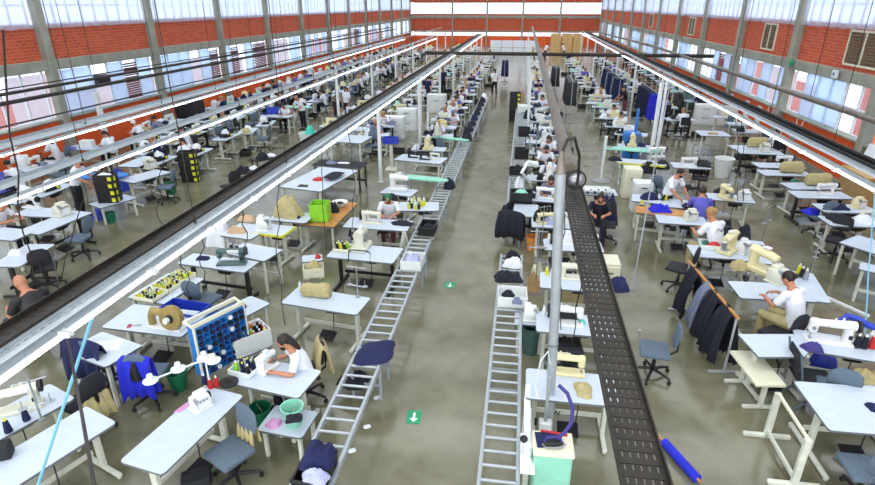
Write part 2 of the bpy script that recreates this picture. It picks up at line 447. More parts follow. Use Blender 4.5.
# sewing machines: bed runs along x, needle at -x, operator at -y, rests on z = 0
@memo
def m_lock(m):
    b = B(); b.box((0, 0, .02), (.5, .18, .04), bev=.008)
    b.loft([(.19, 0, .03), (.19, 0, .16), (.18, 0, .27)], [(.055, .075), (.05, .065), (.055, .06)], 10)
    b.loft([(.24, 0, .25), (.1, 0, .255), (-.1, 0, .25), (-.2, 0, .25)], [(.06, .06), (.055, .05), (.05, .045), (.055, .05)], 10, ref=V(0, 1, 0))
    b.box((-.19, 0, .21), (.09, .1, .17), bev=.02)
    b.cyl((.1, 0, .3), (.1, 0, .34), .012).cyl((.02, 0, .3), (.02, 0, .33), .01)
    body = b.done('arm', m)
    n = B().cyl((-.2, 0, .04), (-.2, 0, .14), .008).box((-.2, -.01, .045), (.03, .05, .012)).cyl((-.2, -.05, .2), (-.2, -.075, .2), .02).done('needle_bar', 'steel')
    w = B().loft([(.245, 0, .25), (.255, 0, .25), (.285, 0, .25), (.29, 0, .25)], [.03, .075, .075, .05], 16, ref=V(0, 1, 0)).done('handwheel', 'black')
    p = B().box((.06, -.055, .26), (.2, .012, .06), bev=.004).done('front_panel', 'white_plastic')
    d = B().box((.19, -.075, .13), (.04, .02, .05), bev=.005).done('stitch_lever', 'black')
    return [('arm', body), ('needle_bar', n), ('handwheel', w), ('front_panel', p), ('stitch_lever', d)]
@memo
def m_over(m):
    b = B(); b.blob((0, 0, .13), (.34, .28, .27), 1, .004, 4)
    b.box((0, 0, .015), (.36, .3, .03), bev=.01).box((.05, .06, .27), (.22, .14, .06), bev=.02)
    body = b.done('casing', m)
    c = B().box((-.02, -.135, .11), (.22, .03, .15), bev=.015).done('front_cover', 'white_plastic')
    w = B().loft([(.17, .03, .15), (.19, .03, .15), (.215, .03, .15)], [.03, .07, .06], 14, ref=V(0, 1, 0)).done('handwheel', 'black')
    n = B().box((-.12, -.1, .24), (.05, .1, .1), bev=.01).cyl((-.12, -.15, .1), (-.12, -.15, .22), .009).done('needle_head', 'steel')
    P = [('casing', body), ('front_cover', c), ('handwheel', w), ('needle_head', n)]
    for i in range(3): P.append(('tension_knob', B().cyl((-.06 + .06 * i, -.14, .22), (-.06 + .06 * i, -.17, .22), .018).done('knob', 'steel')))
    return P
@memo
def m_tall(m):
    """long arm bartack or buttonhole machine"""
    b = B(); b.box((0, .02, .05), (.32, .5, .1), bev=.02)
    b.loft([(0, .2, .08), (0, .2, .25), (0, .17, .36)], [(.11, .08), (.1, .075), (.1, .08)], 12)
    b.loft([(0, .26, .36), (0, .1, .37), (0, -.1, .35), (0, -.22, .32)], [(.1, .09), (.1, .085), (.085, .075), (.07, .075)], 12)
    body = b.done('arm', m)
    h = B().box((0, -.22, .22), (.1, .08, .16), bev=.015).cyl((0, -.22, .1), (0, -.22, .16), .012).done('needle_head', 'steel')
    w = B().lathe([(.03, 0), (.085, .01), (.085, .035), (.03, .04)], n=16, M=Matrix.Translation((.1, .2, .34)) @ Matrix.Rotation(R(90), 4, 'Y')).done('handwheel', 'black')
    cl = B().box((0, -.17, .105), (.16, .14, .015), bev=.004).done('work_clamp', 'steel')
    pn = B().box((.0, .0, .47), (.1, .12, .04), bev=.01).cyl((0, .05, .44), (0, .05, .47), .02).done('top_panel', 'white_plastic')
    return [('arm', body), ('needle_head', h), ('handwheel', w), ('work_clamp', cl), ('top_panel', pn)]
@memo
def far_machine(k):
    b = B()
    if k == 0: b.box((0, 0, .02), (.5, .18, .04)).box((.19, 0, .15), (.1, .13, .25)).box((0, 0, .25), (.5, .1, .1)).box((-.2, 0, .18), (.09, .1, .2))
    else: b.box((0, 0, .13), (.34, .28, .26), bev=.04).box((.05, .05, .28), (.2, .14, .08)).cyl((.17, 0, .15), (.22, 0, .15), .07)
    return b.done('far_machine', 'mach_white')
MK = {'lock': m_lock, 'over': m_over, 'tall': m_tall}
def machine(px, label, kind='lock', m='mach', rz=0, z=.762, s=1.0, cat='sewing machine', group=None, py=None):
    loc = at(px[0], px[1], z) if py is None else V(px[0], px[1], z)
    return spawn({'lock': 'sewing_machine', 'over': 'overlock_machine', 'tall': 'bartack_machine'}[kind], MK[kind](m), loc, R(rz), label, cat, group, scale=s)
def on(t, x, y, z=.762):
    """a point on top of a table, in the table's own axes"""
    c, s = math.cos(t.rotation_euler.z), math.sin(t.rotation_euler.z)
    return V(t.location.x + c * x - s * y, t.location.y + s * x + c * y, t.location.z + z)

# chairs face +y
@memo
def chair_parts():
    P = []
    P.append(('seat', B().box((0, .02, .47), (.46, .44, .07), bev=.03, seg=2).done('seat', 'chair')))
    b = B()
    b.loft([(0, -.235, .62), (0, -.25, .68), (0, -.265, .8), (0, -.275, .92), (0, -.27, .98)], [(.13, .02), (.19, .035), (.205, .04), (.18, .035), (.1, .018)], 14)
    P.append(('backrest', b.done('backrest', 'chair')))
    P.append(('back_bar', B().loft([(0, -.02, .42), (0, -.2, .42), (0, -.3, .5), (0, -.31, .7)], [(.03, .012)] * 4, 8).done('back_bar', 'black')))
    P.append(('gas_column', B().cyl((0, 0, .1), (0, 0, .28), .03).cyl((0, 0, .28), (0, 0, .44), .018).box((0, 0, .425), (.22, .22, .03), bev=.005).done('gas_column', 'black')))
    for i in range(5):
        a = 2 * math.pi * i / 5 + .3; c, s = math.cos(a), math.sin(a)
        lg = B().loft([(0, 0, .13), (c * .16, s * .16, .115), (c * .3, s * .3, .085)], [(.028, .028), (.022, .022), (.018, .018)], 8).done('leg', 'black')
        cs = B().cyl((c * .3 - s * .02, s * .3 + c * .02, .028), (c * .3 + s * .02, s * .3 - c * .02, .028), .028, n=12).cyl((c * .3, s * .3, .04), (c * .3, s * .3, .09), .01).done('caster', 'rubber')
        P.append(('leg', lg, [('caster', cs)]))
    return P
@memo
def far_chair():
    b = B().box((0, .02, .47), (.46, .44, .07), bev=.02).box((0, -.26, .8), (.4, .06, .34), bev=.025).box((0, -.27, .55), (.05, .03, .26)).cyl((0, 0, .06), (0, 0, .44), .03)
    for i in range(5):
        a = 2 * math.pi * i / 5; b.cyl((0, 0, .1), (math.cos(a) * .3, math.sin(a) * .3, .04), .022, n=5)
    return b.done('far_chair', 'chair')
def chair(px, rz, label, z=0, dark=False, group=None):
    """px: pixel of the seat's middle"""
    l = at(px[0], px[1], .47); l.z = 0
    return spawn('office_chair', chair_parts(), l, R(rz), label, 'chair', group, {'seat': 'chair_dark', 'backrest': 'chair_dark'} if dark else None)
@memo
def wood_chair_parts():
    P = [('seat', B().box((0, 0, .45), (.4, .4, .025), bev=.008).done('seat', 'wood')), ('backrest', B().box((0, -.2, .78), (.38, .02, .2), bev=.008).done('backrest', 'wood'))]
    for sx in (-1, 1):
        P.append(('leg', B().loft([(sx * .17, .17, .44), (sx * .19, .2, 0)], .013, 8).done('leg', 'grey_paint')))
        P.append(('leg', B().loft([(sx * .17, -.21, .86), (sx * .17, -.19, .44), (sx * .19, -.22, 0)], .013, 8).done('leg', 'grey_paint')))
    return P

# cloth
@memo
def heap_mesh(seed):
    b = B(); n, q = 28, 9; rr = []
    top = b.bm.verts.new((0, 0, 1 * (.85 + .3 * noise.noise(V(seed, 0, 0)))))
    for j in range(1, q + 1):
        r = j / q; row = []
        for i in range(n):
            a = 2 * math.pi * i / n
            sq = 1 / max(abs(math.cos(a)), abs(math.sin(a))) ** .6
            rb = .5 * sq * (.85 + .28 * noise.noise(V(math.cos(a) * 1.3, math.sin(a) * 1.3, seed * 3.7)))
            x, y = rb * r * math.cos(a), rb * r * math.sin(a)
            z = (1 - r ** 3) * (.8 + .35 * noise.noise(V(x * 3, y * 3, seed)) + .25 * noise.noise(V(x * 9, y * 5, seed + 4)))
            row.append(b.bm.verts.new((x, y, max(z, .0) if j < q else 0)))
        rr.append(row)
    for i in range(n): b.bm.faces.new((top, rr[0][i], rr[0][(i + 1) % n]))
    for u, v in zip(rr, rr[1:]):
        for i in range(n): b.bm.faces.new((u[i], v[i], v[(i + 1) % n], u[(i + 1) % n]))
    b.bm.faces.new(rr[-1][::-1])
    return b.done('heap', 'navy', 60)
def heap(loc, size, m, label, name='garment_pile', cat='clothes', rz=0, seed=None, group=None):
    if len(loc) == 2: loc = at(loc[0], loc[1], .765)
    elif not isinstance(loc, Vector): loc = at(*loc)
    heap.n += 1
    return spawn(name, one(cover_mesh(seed % 4) if name == 'dust_cover' else heap_mesh((seed if seed is not None else heap.n) % 7)), loc, R(rz), label, cat, group, {None: m}, scale=size)
heap.n = 0
@memo
def cover_mesh(seed):
    """a cloth sleeve over a sewing machine: long body, raised column at one end; unit size"""
    b = B(); pts = []; rad = []
    prof = ((-.5, .42, .18, .36), (-.46, .44, .2, .42), (-.3, .5, .22, .46), (0, .5, .2, .44), (.2, .54, .25, .5), (.38, .52, .28, .5), (.48, .48, .24, .46), (.5, .46, .2, .42))
    n = 18; rows = []
    for j, (x, zc, ry, rz) in enumerate(prof):
        row = []
        for i in range(n):
            a = 2 * math.pi * i / n
            y = ry * 1.8 * math.copysign(abs(math.cos(a)) ** .6, math.cos(a)); z = zc + rz * math.copysign(abs(math.sin(a)) ** .6, math.sin(a))
            nn = noise.noise(V(x * 5, y * 4, z * 3 + seed * 5)) * .07
            k = 1.15 - .3 * z
            row.append(b.bm.verts.new((x + nn * .6, (y + nn) * k, max(0, z + nn))))
        rows.append(row)
    for u, v in zip(rows, rows[1:]):
        for i in range(n): b.bm.faces.new((u[i], u[(i + 1) % n], v[(i + 1) % n], v[i]))
    b.bm.faces.new(rows[0]); b.bm.faces.new(rows[-1][::-1])
    return b.done('cover', 'khaki', 60)
@memo
def fold_mesh(seed):
    """a folded stack of cloth, unit size"""
    b = B(); z = 0; k = 0; rr = random.Random(seed)
    while z < .95:
        h = rr.uniform(.12, .22); h = min(h, 1 - z)
        b.blob((rr.uniform(-.03, .03), rr.uniform(-.03, .03), z + h / 2), (1, 1, h * 1.1), seed + k, .03, 4); z += h; k += 1
    return b.done('folded', 'navy', 60)
@memo
def hang_mesh(seed):
    """garment hanging from its top edge at z = 0, unit 0.5 wide 0.95 long"""
    b = B(); n = 20; rows = []
    for j in range(10):
        t = j / 9; w = .2 + .06 * t + .02 * noise.noise(V(t * 4, seed, 2)); th = .05 + .05 * math.sin(t * 2.4)
        row = []
        for i in range(n):
            a = 2 * math.pi * i / n
            x = w * math.copysign(abs(math.cos(a)) ** .7, math.cos(a)); y = th * math.sin(a) + .018 * math.sin(x * 45 + seed) * (t + .2)
            row.append(b.bm.verts.new((x, y, -.95 * t + (.03 * noise.noise(V(x * 6, seed, 5)) if j == 9 else 0))))
        rows.append(row)
    for u, v in zip(rows, rows[1:]):
        for i in range(n): b.bm.faces.new((u[i], u[(i + 1) % n], v[(i + 1) % n], v[i]))
    b.bm.faces.new(rows[0]); b.bm.faces.new(rows[-1][::-1])
    return b.done('hanging', 'dark_cloth', 60)
@memo
def drape_mesh(seed):
    """a coat thrown over a chair back: straddles z = 0 at its top"""
    b = B(); n = 22; rows = []
    for j in range(11):
        t = j / 10; a = (t - .5) * 2
        for_y = math.sin(a * 1.5) * .09 + (.03 * a)
        z = -abs(a) ** 1.6 * .5
        row = []
        for i in range(n):
            u = i / (n - 1) - .5
            nn = noise.noise(V(u * 5, a * 2, seed)); row.append((u * (.5 + .06 * nn + .04 * abs(a)), for_y + .03 * math.sin(u * 22 + seed) * abs(a) + .02 * nn, z - .05 * (u * 2) ** 2 + .02 * nn - (.05 * noise.noise(V(u * 7, seed, 1)) if j in (0, 10) else 0)))
        rows.append(row)
    out = [[b.bm.verts.new(p) for p in r] for r in rows]
    inn = [[b.bm.verts.new((p[0] * .97, p[1] * .8, p[2] - .018)) for p in r] for r in rows]
    for g, fl in ((out, 0), (inn, 1)):
        for u, v in zip(g, g[1:]):
            for i in range(n - 1):
                q = (u[i], u[i + 1], v[i + 1], v[i]); b.bm.faces.new(q if not fl else q[::-1])
    for j in range(10):
        for i in (0, n - 1): b.bm.faces.new((out[j][i], out[j + 1][i], inn[j + 1][i], inn[j][i]))
    for i in range(n - 1):
        for j in (0, 10): b.bm.faces.new((out[j][i], out[j][i + 1], inn[j][i + 1], inn[j][i]))
    return b.done('drape', 'navy', 70)
def drape(ch, m, label, name='jacket', seed=1, dz=1.0, s=1.0, cat='jacket'):
    """cloth over the back of the chair object ch"""
    l = on(ch, 0, -.265, dz)
    return spawn(name, one(drape_mesh(seed)), l, ch.rotation_euler.z + math.pi, label, cat, None, {None: m}, scale=s)

# containers
@memo
def crate_parts(m):
    w, d, h, t = .54, .36, .2, .018
    b = B().box((0, 0, .012), (w - .03, d - .03, .02))
    for s in (1, -1): b.box((s * (w / 2 - t / 2 - .006), 0, h / 2), (t, d - .02, h)).box((0, s * (d / 2 - t / 2 - .006), h / 2), (w - .02, t, h))
    for s in (1, -1): b.box((s * (w / 2 - .006), 0, h - .02), (.026, d, .035), bev=.006).box((0, s * (d / 2 - .006), h - .02), (w, .026, .035), bev=.006)
    for s in (1, -1):
        for x in (-.17, 0, .17): b.box((x, s * (d / 2 - .002), h / 2), (.015, .012, h - .05))
    body = b.done('shell', m)
    lb = B().box((w / 2 + .004, -.1, .09), (.006, .1, .11)).done('label', 'yellow')
    lc = B().box((.17, -d / 2 - .006, .09), (.1, .006, .11)).done('label', 'yellow')
    return [('shell', body), ('label', lb), ('label', lc)]
@memo
def crate_plain(m): return crate_parts(m)[:1]
@memo
def bucket_parts(m):
    b = B().lathe([(.11, 0), (.15, .29), (.162, .295), (.162, .31), (.146, .31), (.14, .29), (.105, .015)], n=20)
    h = B().loft([(.155 * math.cos(a), .02 - .04 * math.sin(a), .3 - .05 * math.sin(a) * 1.2) for a in [math.pi * i / 10 for i in range(11)]], .005, 6, ref=V(0, 0, 1))
    return [('pail', b.done('pail', m)), ('handle', h.done('handle', 'steel'))]
def bucket(px, m, label, z=0, s=1.0, name='bucket'):
    return spawn(name, bucket_parts(m), at(px[0], px[1], z), rnd.uniform(0, 3), label, 'bucket', None, scale=s)
@memo
def tray_parts(L, D, h, m):
    b = B().box((0, 0, .01), (L, D, .02)); t = .016
    for s in (1, -1): b.box((s * (L / 2 - t / 2), 0, h / 2), (t, D, h), bev=.003).box((0, s * (D / 2 - t / 2), h / 2), (L - 2 * t, t, h), bev=.003)
    return b.done('tray', m)
@memo
def cone_parts():
    t = B().lathe([(.012, 0), (.036, .004), (.038, .012), (.024, .13), (.014, .138)], n=10).done('thread', 'navy')
    c = B().lathe([(.01, .13), (.014, .135), (.011, .165), (.005, .168)], n=8).done('cone_tip', 'white_plastic')
    return [('thread', t), ('cone_tip', c)]
def cones(items, group, label, tipless=False, s=1.0):
    """items: (location Vector, material)"""
    names = {'yellow': 'yellow', 'black': 'black', 'navy': 'navy blue', 'red': 'red', 'white_plastic': 'white', 'lime': 'lime green', 'dark_cloth': 'near-black', 'royal': 'blue', 'orange_p': 'orange', 'turq': 'turquoise', 'steel': 'grey'}
    for l, m in items:
        spawn('thread_cone', cone_parts(), l, 0, '%s thread cone %s' % (names[m], label), 'thread', '%s %s' % (names[m], group), {'thread': m, 'cone_tip': 'yellow' if m in ('navy',) and tipless else 'white_plastic'}, scale=s)

#PEOPLE
# ------------------------------------------------------------ people (they face +y; the origin is on the floor under the hips)
def remesh(bm_b, vox, m, name, sm=3):
    me = bm_b.done(name + '_raw', m, 180)
    o = bpy.data.objects.new('tmp', me); C.objects.link(o)
    r = o.modifiers.new('r', 'REMESH'); r.mode = 'VOXEL'; r.voxel_size = vox; r.use_smooth_shade = True
    s = o.modifiers.new('s', 'SMOOTH'); s.iterations = sm; s.factor = .5
    dg = bpy.context.evaluated_depsgraph_get(); dg.update()
    ne = bpy.data.meshes.new_from_object(o.evaluated_get(dg)); ne.name = name
    bpy.data.objects.remove(o); bpy.data.meshes.remove(me)
    ne.materials.clear(); ne.materials.append(MATS[m])
    for p in ne.polygons: p.use_smooth = True
    return ne
POSE = {
 # pelvis, waist, chest, neck base, head, (shoulder, elbow, wrist, hand) left / right, (hip, knee, ankle) left / right, head pitch
 'sew': dict(sp=[(0, -.02, .53), (0, 0, .70), (0, .06, .88), (0, .12, 1.02)], neck=(0, .17, 1.08), head=(0, .23, 1.165), pitch=-32,
             arms=[[(s * .175, .11, 1.0), (s * .25, .2, .79), (s * .15, .43, .83), (s * .09, .5, .81)] for s in (-1, 1)],
             legs=[[(s * .09, 0, .53), (s * .12, .42, .52), (s * .12, .4, .1)] for s in (-1, 1)]),
 'stand': dict(sp=[(0, 0, .90), (0, .01, 1.06), (0, .0, 1.24), (0, -.01, 1.38)], neck=(0, 0, 1.45), head=(0, .02, 1.55), pitch=-8,
             arms=[[(s * .185, -.01, 1.35), (s * .24, -.03, 1.08), (s * .24, .08, .86), (s * .235, .1, .78)] for s in (-1, 1)],
             legs=[[(s * .085, 0, .88), (s * .1, .02, .48), (s * .11, -.02, .09)] for s in (-1, 1)]),
 'reach': dict(sp=[(0, 0, .90), (0, .03, 1.06), (0, .1, 1.23), (0, .17, 1.35)], neck=(0, .21, 1.41), head=(0, .27, 1.49), pitch=-30,
             arms=[[(s * .185, .15, 1.32), (s * .24, .27, 1.08), (s * .17, .46, .93), (s * .14, .52, .87)] for s in (-1, 1)],
             legs=[[(s * .085, 0, .88), (s * .1, .0, .48), (s * .11, -.03, .09)] for s in (-1, 1)]),
 'walk': dict(sp=[(0, 0, .90), (0, .02, 1.06), (0, .02, 1.24), (0, .02, 1.38)], neck=(0, .03, 1.45), head=(0, .05, 1.55), pitch=-8,
             arms=[[(s * .185, .02, 1.35), (s * .23, .02 + s * .1, 1.09), (s * .22, .1 + s * .2, .89), (s * .21, .12 + s * .22, .81)] for s in (-1, 1)],
             legs=[[(s * .085, 0, .88), (s * .09, .06 - s * .14, .48), (s * .09, -.06 - s * .26, .1)] for s in (-1, 1)]),
}
@memo
def body_mesh(pose, vox):
    p = POSE[pose]; b = B(); S = [Vector(q) for q in p['sp']]
    b.loft(S + [Vector(p['neck'])], [(.15, .1), (.125, .09), (.15, .1), (.13, .075), (.05, .05)], 14)
    h = Vector(p['head']); Rt = Matrix.Rotation(R(p['pitch']), 4, 'X')
    def hp(x, y, z): return h + (Rt @ Vector((x, y, z)))
    b.loft([Vector(p['neck']) - V(0, .02, .05), hp(0, -.02, -.04)], [.05, .052], 10)
    b.ell(hp(0, -.008, .025), (.074, .094, .092), 14, Rt); b.ell(hp(0, .02, -.045), (.058, .068, .068), 12, Rt)
    b.loft([hp(0, .08, .025), hp(0, .105, -.015), hp(0, .085, -.025)], [.01, .016, .012], 6)
    for s in (-1, 1): b.ell(hp(s * .075, -.01, .0), (.012, .022, .032), 8, Rt)
    for A in p['arms']:
        A = [Vector(q) for q in A]; d = (A[3] - A[2]).normalized()
        b.loft([A[0] + (S[3] - A[0]) * .3, A[0], A[0].lerp(A[1], .5), A[1], A[1].lerp(A[2], .35), A[2]], [.05, .056, .046, .038, .037, .026], 10)
        b.loft([A[2], A[2] + d * .04, A[2] + d * .085], [(.026, .02), (.04, .018), (.036, .014)], 10)
    for Lg in p['legs']:
        Lg = [Vector(q) for q in Lg]
        b.loft([Lg[0] + (S[0] - Lg[0]) * .2, Lg[0].lerp(Lg[1], .4), Lg[1], Lg[1].lerp(Lg[2], .3), Lg[2]], [.088, .078, .056, .054, .036], 10, ref=V(1, 0, 0))
    me = remesh(b, vox, 'skin', 'body')
    f = B(); f.bm.from_mesh(me)
    for A in p['arms']:      # five bent fingers on each palm
        A = [Vector(q) for q in A]; d = (A[3] - A[2]).normalized(); sx = 1 if A[0].x > 0 else -1
        side = V(1, 0, 0) - d * d.x; side.normalize(); dn = d.cross(side); dn = dn if dn.z < 0 else -dn
        o = A[2] + d * .075
        for i, ln in enumerate((.062, .074, .07, .054)):
            q = o + side * ((-.028 + i * .0187) * -sx)
            f.loft([q, q + d * ln * .45 + dn * .004, q + d * ln * .8 + dn * .016, q + d * ln + dn * .03], [.0092, .009, .008, .0062], 6)
        q = A[2] + d * .03 + side * (-sx * .03)
        f.loft([q, q + d * .028 - side * (sx * .022) + dn * .006, q + d * .055 - side * (sx * .024) + dn * .016], [.012, .0105, .008], 6)
    me2 = f.done('body', 'skin', 180)
    return me2
@memo
def shirt_mesh(pose, vox):
    p = POSE[pose]; b = B(); S = [Vector(q) for q in p['sp']]
    b.loft([S[0].lerp(S[1], -.1), S[1], S[2], S[3], S[3].lerp(Vector(p['neck']), .35)], [(.168, .122), (.15, .112), (.17, .12), (.148, .092), (.07, .066)], 14)
    for A in p['arms']:
        A = [Vector(q) for q in A]
        b.loft([A[0] + (S[3] - A[0]) * .3, A[0], A[0].lerp(A[1], .45), A[0].lerp(A[1], .8)], [.062, .07, .062, .06], 10)
    return remesh(b, vox, 'white_cloth', 'shirt', 2)
@memo
def trousers_mesh(pose, vox):
    p = POSE[pose]; b = B(); S = [Vector(q) for q in p['sp']]
    b.loft([S[0] - V(0, 0, .06), S[0], S[0].lerp(S[1], .45)], [(.15, .11), (.163, .118), (.145, .105)], 14)
    for Lg in p['legs']:
        Lg = [Vector(q) for q in Lg]
        b.loft([Lg[0] + (S[0] - Lg[0]) * .2, Lg[0].lerp(Lg[1], .4), Lg[1], Lg[1].lerp(Lg[2], .4), Lg[1].lerp(Lg[2], .95)], [.1, .092, .07, .066, .058], 10)
    return remesh(b, vox, 'dark_cloth', 'trousers', 2)
@memo
def shoe_mesh(pose, i):
    a = Vector(POSE[pose]['legs'][i][2])
    return B().loft([a + V(0, -.06, -.05), a + V(0, 0, -.045), a + V(0, .09, -.06), a + V(0, .17, -.068), a + V(0, .2, -.07)], [(.03, .03), (.042, .045), (.045, .034), (.04, .024), (.02, .012)], 10).done('shoe', 'black', 60)
@memo
def hair_mesh(pose, kind):
    p = POSE[pose]; h = Vector(p['head']); Rt = Matrix.Rotation(R(p['pitch']), 4, 'X')
    def hp(x, y, z): return h + (Rt @ Vector((x, y, z)))
    b = B(); b.ell(hp(0, -.022, .038), (.084, .096, .092), 14, Rt)
    if kind == 'short': b.ell(hp(0, -.03, .02), (.083, .088, .085), 12, Rt)
    if kind == 'bun': b.ell(hp(0, -.13, .03), (.042, .036, .042), 10)
    if kind == 'tail': b.loft([hp(0, -.1, .04), hp(0, -.15, .0), hp(0, -.15, -.1), hp(0, -.13, -.2)], [.025, .036, .032, .01], 8)
    if kind == 'cap': b.loft([hp(0, -.022, .1), hp(0, -.022, .05), hp(0, -.022, .03)], [(.06, .07), (.09, .1), (.092, .104)], 14)
    if kind == 'long': b.loft([hp(0, -.06, .03), hp(0, -.09, -.06), hp(0, -.09, -.18), hp(0, -.08, -.26)], [(.08, .05), (.088, .04), (.08, .03), (.04, .015)], 10)
    return b.done('hair', 'hair', 60)
@memo
def mask_mesh(pose):
    p = POSE[pose]; h = Vector(p['head']); Rt = Matrix.Rotation(R(p['pitch']), 4, 'X')
    b = B().ell(h + (Rt @ V(0, .045, -.045)), (.058, .058, .05), 12, Rt)
    for s in (-1, 1): b.loft([h + (Rt @ V(s * .05, .05, -.03)), h + (Rt @ V(s * .078, .0, .0))], .004, 5)
    return b.done('face_mask', 'mask', 60)
@memo
def eye_mesh(pose, s):
    p = POSE[pose]; h = Vector(p['head']); Rt = Matrix.Rotation(R(p['pitch']), 4, 'X')
    return B().ell(h + (Rt @ V(s * .03, .078, .022)), (.013, .008, .008), 8, Rt).done('eye', 'eye', 60)
def person(pose, head_px, rz, label, shirt='white_cloth', trousers='dark_cloth', hair='tail', hairm='hair', mask='mask', fine=False, scale=1.0, group=None, simple=False):
    vox = .013 if fine else .022
    h = Vector(POSE[pose]['head']); z = h.z * scale
    hd = at(head_px[0], head_px[1], z + .04) if isinstance(head_px, tuple) else head_px
    c, s = math.cos(R(rz)), math.sin(R(rz))
    loc = V(hd.x - scale * (c * h.x - s * h.y), hd.y - scale * (s * h.x + c * h.y), 0)
    P = [(None, body_mesh(pose, vox)), ('shirt', shirt_mesh(pose, vox)), ('trousers', trousers_mesh(pose, vox))]
    M = {'shirt': shirt, 'trousers': trousers, 'hair': hairm, 'face_mask': mask}
    if hair: P.append(('hair', hair_mesh(pose, hair)))
    if not simple:
        P += [('shoe', shoe_mesh(pose, 0)), ('shoe', shoe_mesh(pose, 1)), ('eye', eye_mesh(pose, -1)), ('eye', eye_mesh(pose, 1))]
        if mask: P.append(('face_mask', mask_mesh(pose)))
    return spawn('person', P, loc, R(rz), label, 'person', group, M, scale=scale)
#BUILD
# ------------------------------------------------------------ overhead services
def tray_mesh(L, w, hh, m, pitch=.1, land=.078):
    b = B(); n = int(L / pitch)
    for x in (-w / 2, w / 2): b.box((x, L / 2, hh / 2), (.01, L, hh))
    if m == 'galv': k, gap = 3, w * .16
    else: k, gap = (6 if w > .2 else 4), .0075
    sw = (w - gap * (k - 1)) / k
    for i in range(k): b.box((-w / 2 + sw / 2 + i * (sw + gap), L / 2, .004), (sw, L, .006))
    for i in range(n): b.box((0, (i + .5) * L / n, .006), (w, land if m == 'galv' else pitch * .5, .008))
    return b.done('tray', m)
@memo
def hanger_mesh(h): return B().cyl((0, 0, 0), (0, 0, h), .007, n=6).box((0, 0, .0), (.03, .03, .05)).done('hanger', 'dark_metal')
@memo
def fixture_parts(L):
    P = [('reflector', B().box((-.085, 0, .02), (.13, L, .02), rot=Matrix.Rotation(R(12), 4, 'Y'), bev=.004).done('reflector', 'galv'))]
    for x in (-.004, .034): P.append(('tube', B().cyl((x, -L / 2 + .03, .012), (x, L / 2 - .03, .012), .0125, n=8).done('tube', 'tube')))
    P.append(('end_cap', B().box((.01, L / 2 - .012, .01), (.1, .024, .05)).done('end_cap', 'white_plastic'))); P.append(('end_cap', B().box((.01, -L / 2 + .012, .01), (.1, .024, .05)).done('end_cap', 'white_plastic')))
    return P
def service(X, z, y0, y1, w, m, name, label, fix=None, fx=0, fz=-.2, flabel='', fgroup=None, hgroup='', hang=3.0, hh=.06):
    o = spawn(name, one(tray_mesh(y1 - y0, w, hh, m)), V(X, y0, z), 0, label, 'cable tray')
    y = y0 + .8
    while y < min(y1, 50):
        spawn('hanger_rod', one(hanger_mesh(round(ZT + .3 - z, 2))), V(X + w / 2 + .012, y, z + .03), 0, 'thin steel rod holding up the %s' % hgroup, 'rod', 'rods of the %s' % hgroup); y += hang
    if fix:
        y = y0 + .7
        while y < y1 - .7:
            spawn('hanging_light', fixture_parts(1.25), V(X + fx, y, z + fz), 0 if fx > 0 else math.pi, flabel, 'light', fgroup); y += 1.27
def channel(X, z, y0, y1, w, m, label, name='hanging_channel'):
    spawn(name, one(tray_mesh(y1 - y0, w, .04, m, .09, .035)), V(X, y0, z), 0, label, 'cable tray')
service(-4.2, 2.8, 2.4, 56, .26, 'dark_metal', 'hanging_cable_tray', 'dark perforated cable tray running the whole hall left of the aisle', True, .31, -.1,
        'twin tube light hung under the dark tray left of the aisle', 'tube lights under the dark tray', 'dark tray left of the aisle')
channel(-4.0, 2.79, 2.4, 56, .12, 'galv', 'galvanised perforated channel fixed along the dark tray left of the aisle')
service(-7.85, 2.8, 5.0, 52, .24, 'galv', 'hanging_cable_tray', 'galvanised perforated tray over the rows left of the dark tray', True, .28, -.16,
        'twin tube light hung under the galvanised tray on the left', 'tube lights under the galvanised left tray', 'galvanised tray on the left')
service(-10.2, 2.8, 8.0, 50, .3, 'galv', 'hanging_cable_tray', 'wide galvanised trunking over the machines by the left wall', True, .3, -.12,
        'twin tube light on the wide trunking by the left wall', 'tube lights by the left wall', 'wide trunking by the left wall')
service(5.72, 2.96, 7.5, 60, .16, 'black', 'hanging_cable_tray', 'black topped cable tray over the right hand sewing rows', True, -.36, -.16,
        'twin tube light hung under the black topped tray on the right', 'tube lights under the black topped right tray', 'black topped tray on the right')
channel(5.55, 2.93, 7.5, 60, .14, 'galv', 'galvanised perforated channel beside the black topped tray on the right')
# tray and conduit right of the aisle
channel(.72, 3.2, 1.6, 7.9, .24, 'dark_metal', 'brown rusty perforated cable tray close above the right rows', 'hanging_cable_tray')
def pipe(name, pts, r, m, label, cat='pipe', n=10, group=None):
    return spawn(name, one(B().loft(pts, r, n, ref=V(0, 0, 1) if abs(Vector(pts[-1]).z - Vector(pts[0]).z) < 1 else V(1, 0, 0)).done(name, m)), V(0, 0, 0), 0, label, cat, group)
pipe('hanging_conduit_pipe', [(.74, 7.9, 3.25), (.74, 62, 3.25)], .1, 'pipe_metal', 'thick dull metal conduit running down the hall right of the aisle', n=14)
pipe('hanging_pipe', [(8.3, 10, 2.86), (8.35, 40, 2.86), (7.2, 60, 2.86)], .075, 'pipe_metal', 'dull steel pipe in front of the right wall windows', n=12)
pipe('hanging_pipe', [(5.9, 9, 3.0), (5.9, 60, 3.0)], .02, 'dark_metal', 'thin dark pipe above the black topped tray on the right')
pipe('hanging_cross_pipe', [(-5.6, 33.4, 2.82), (10.1, 33.4, 2.82)], .1, 'dark_metal', 'dark pipe crossing the hall from side to side')
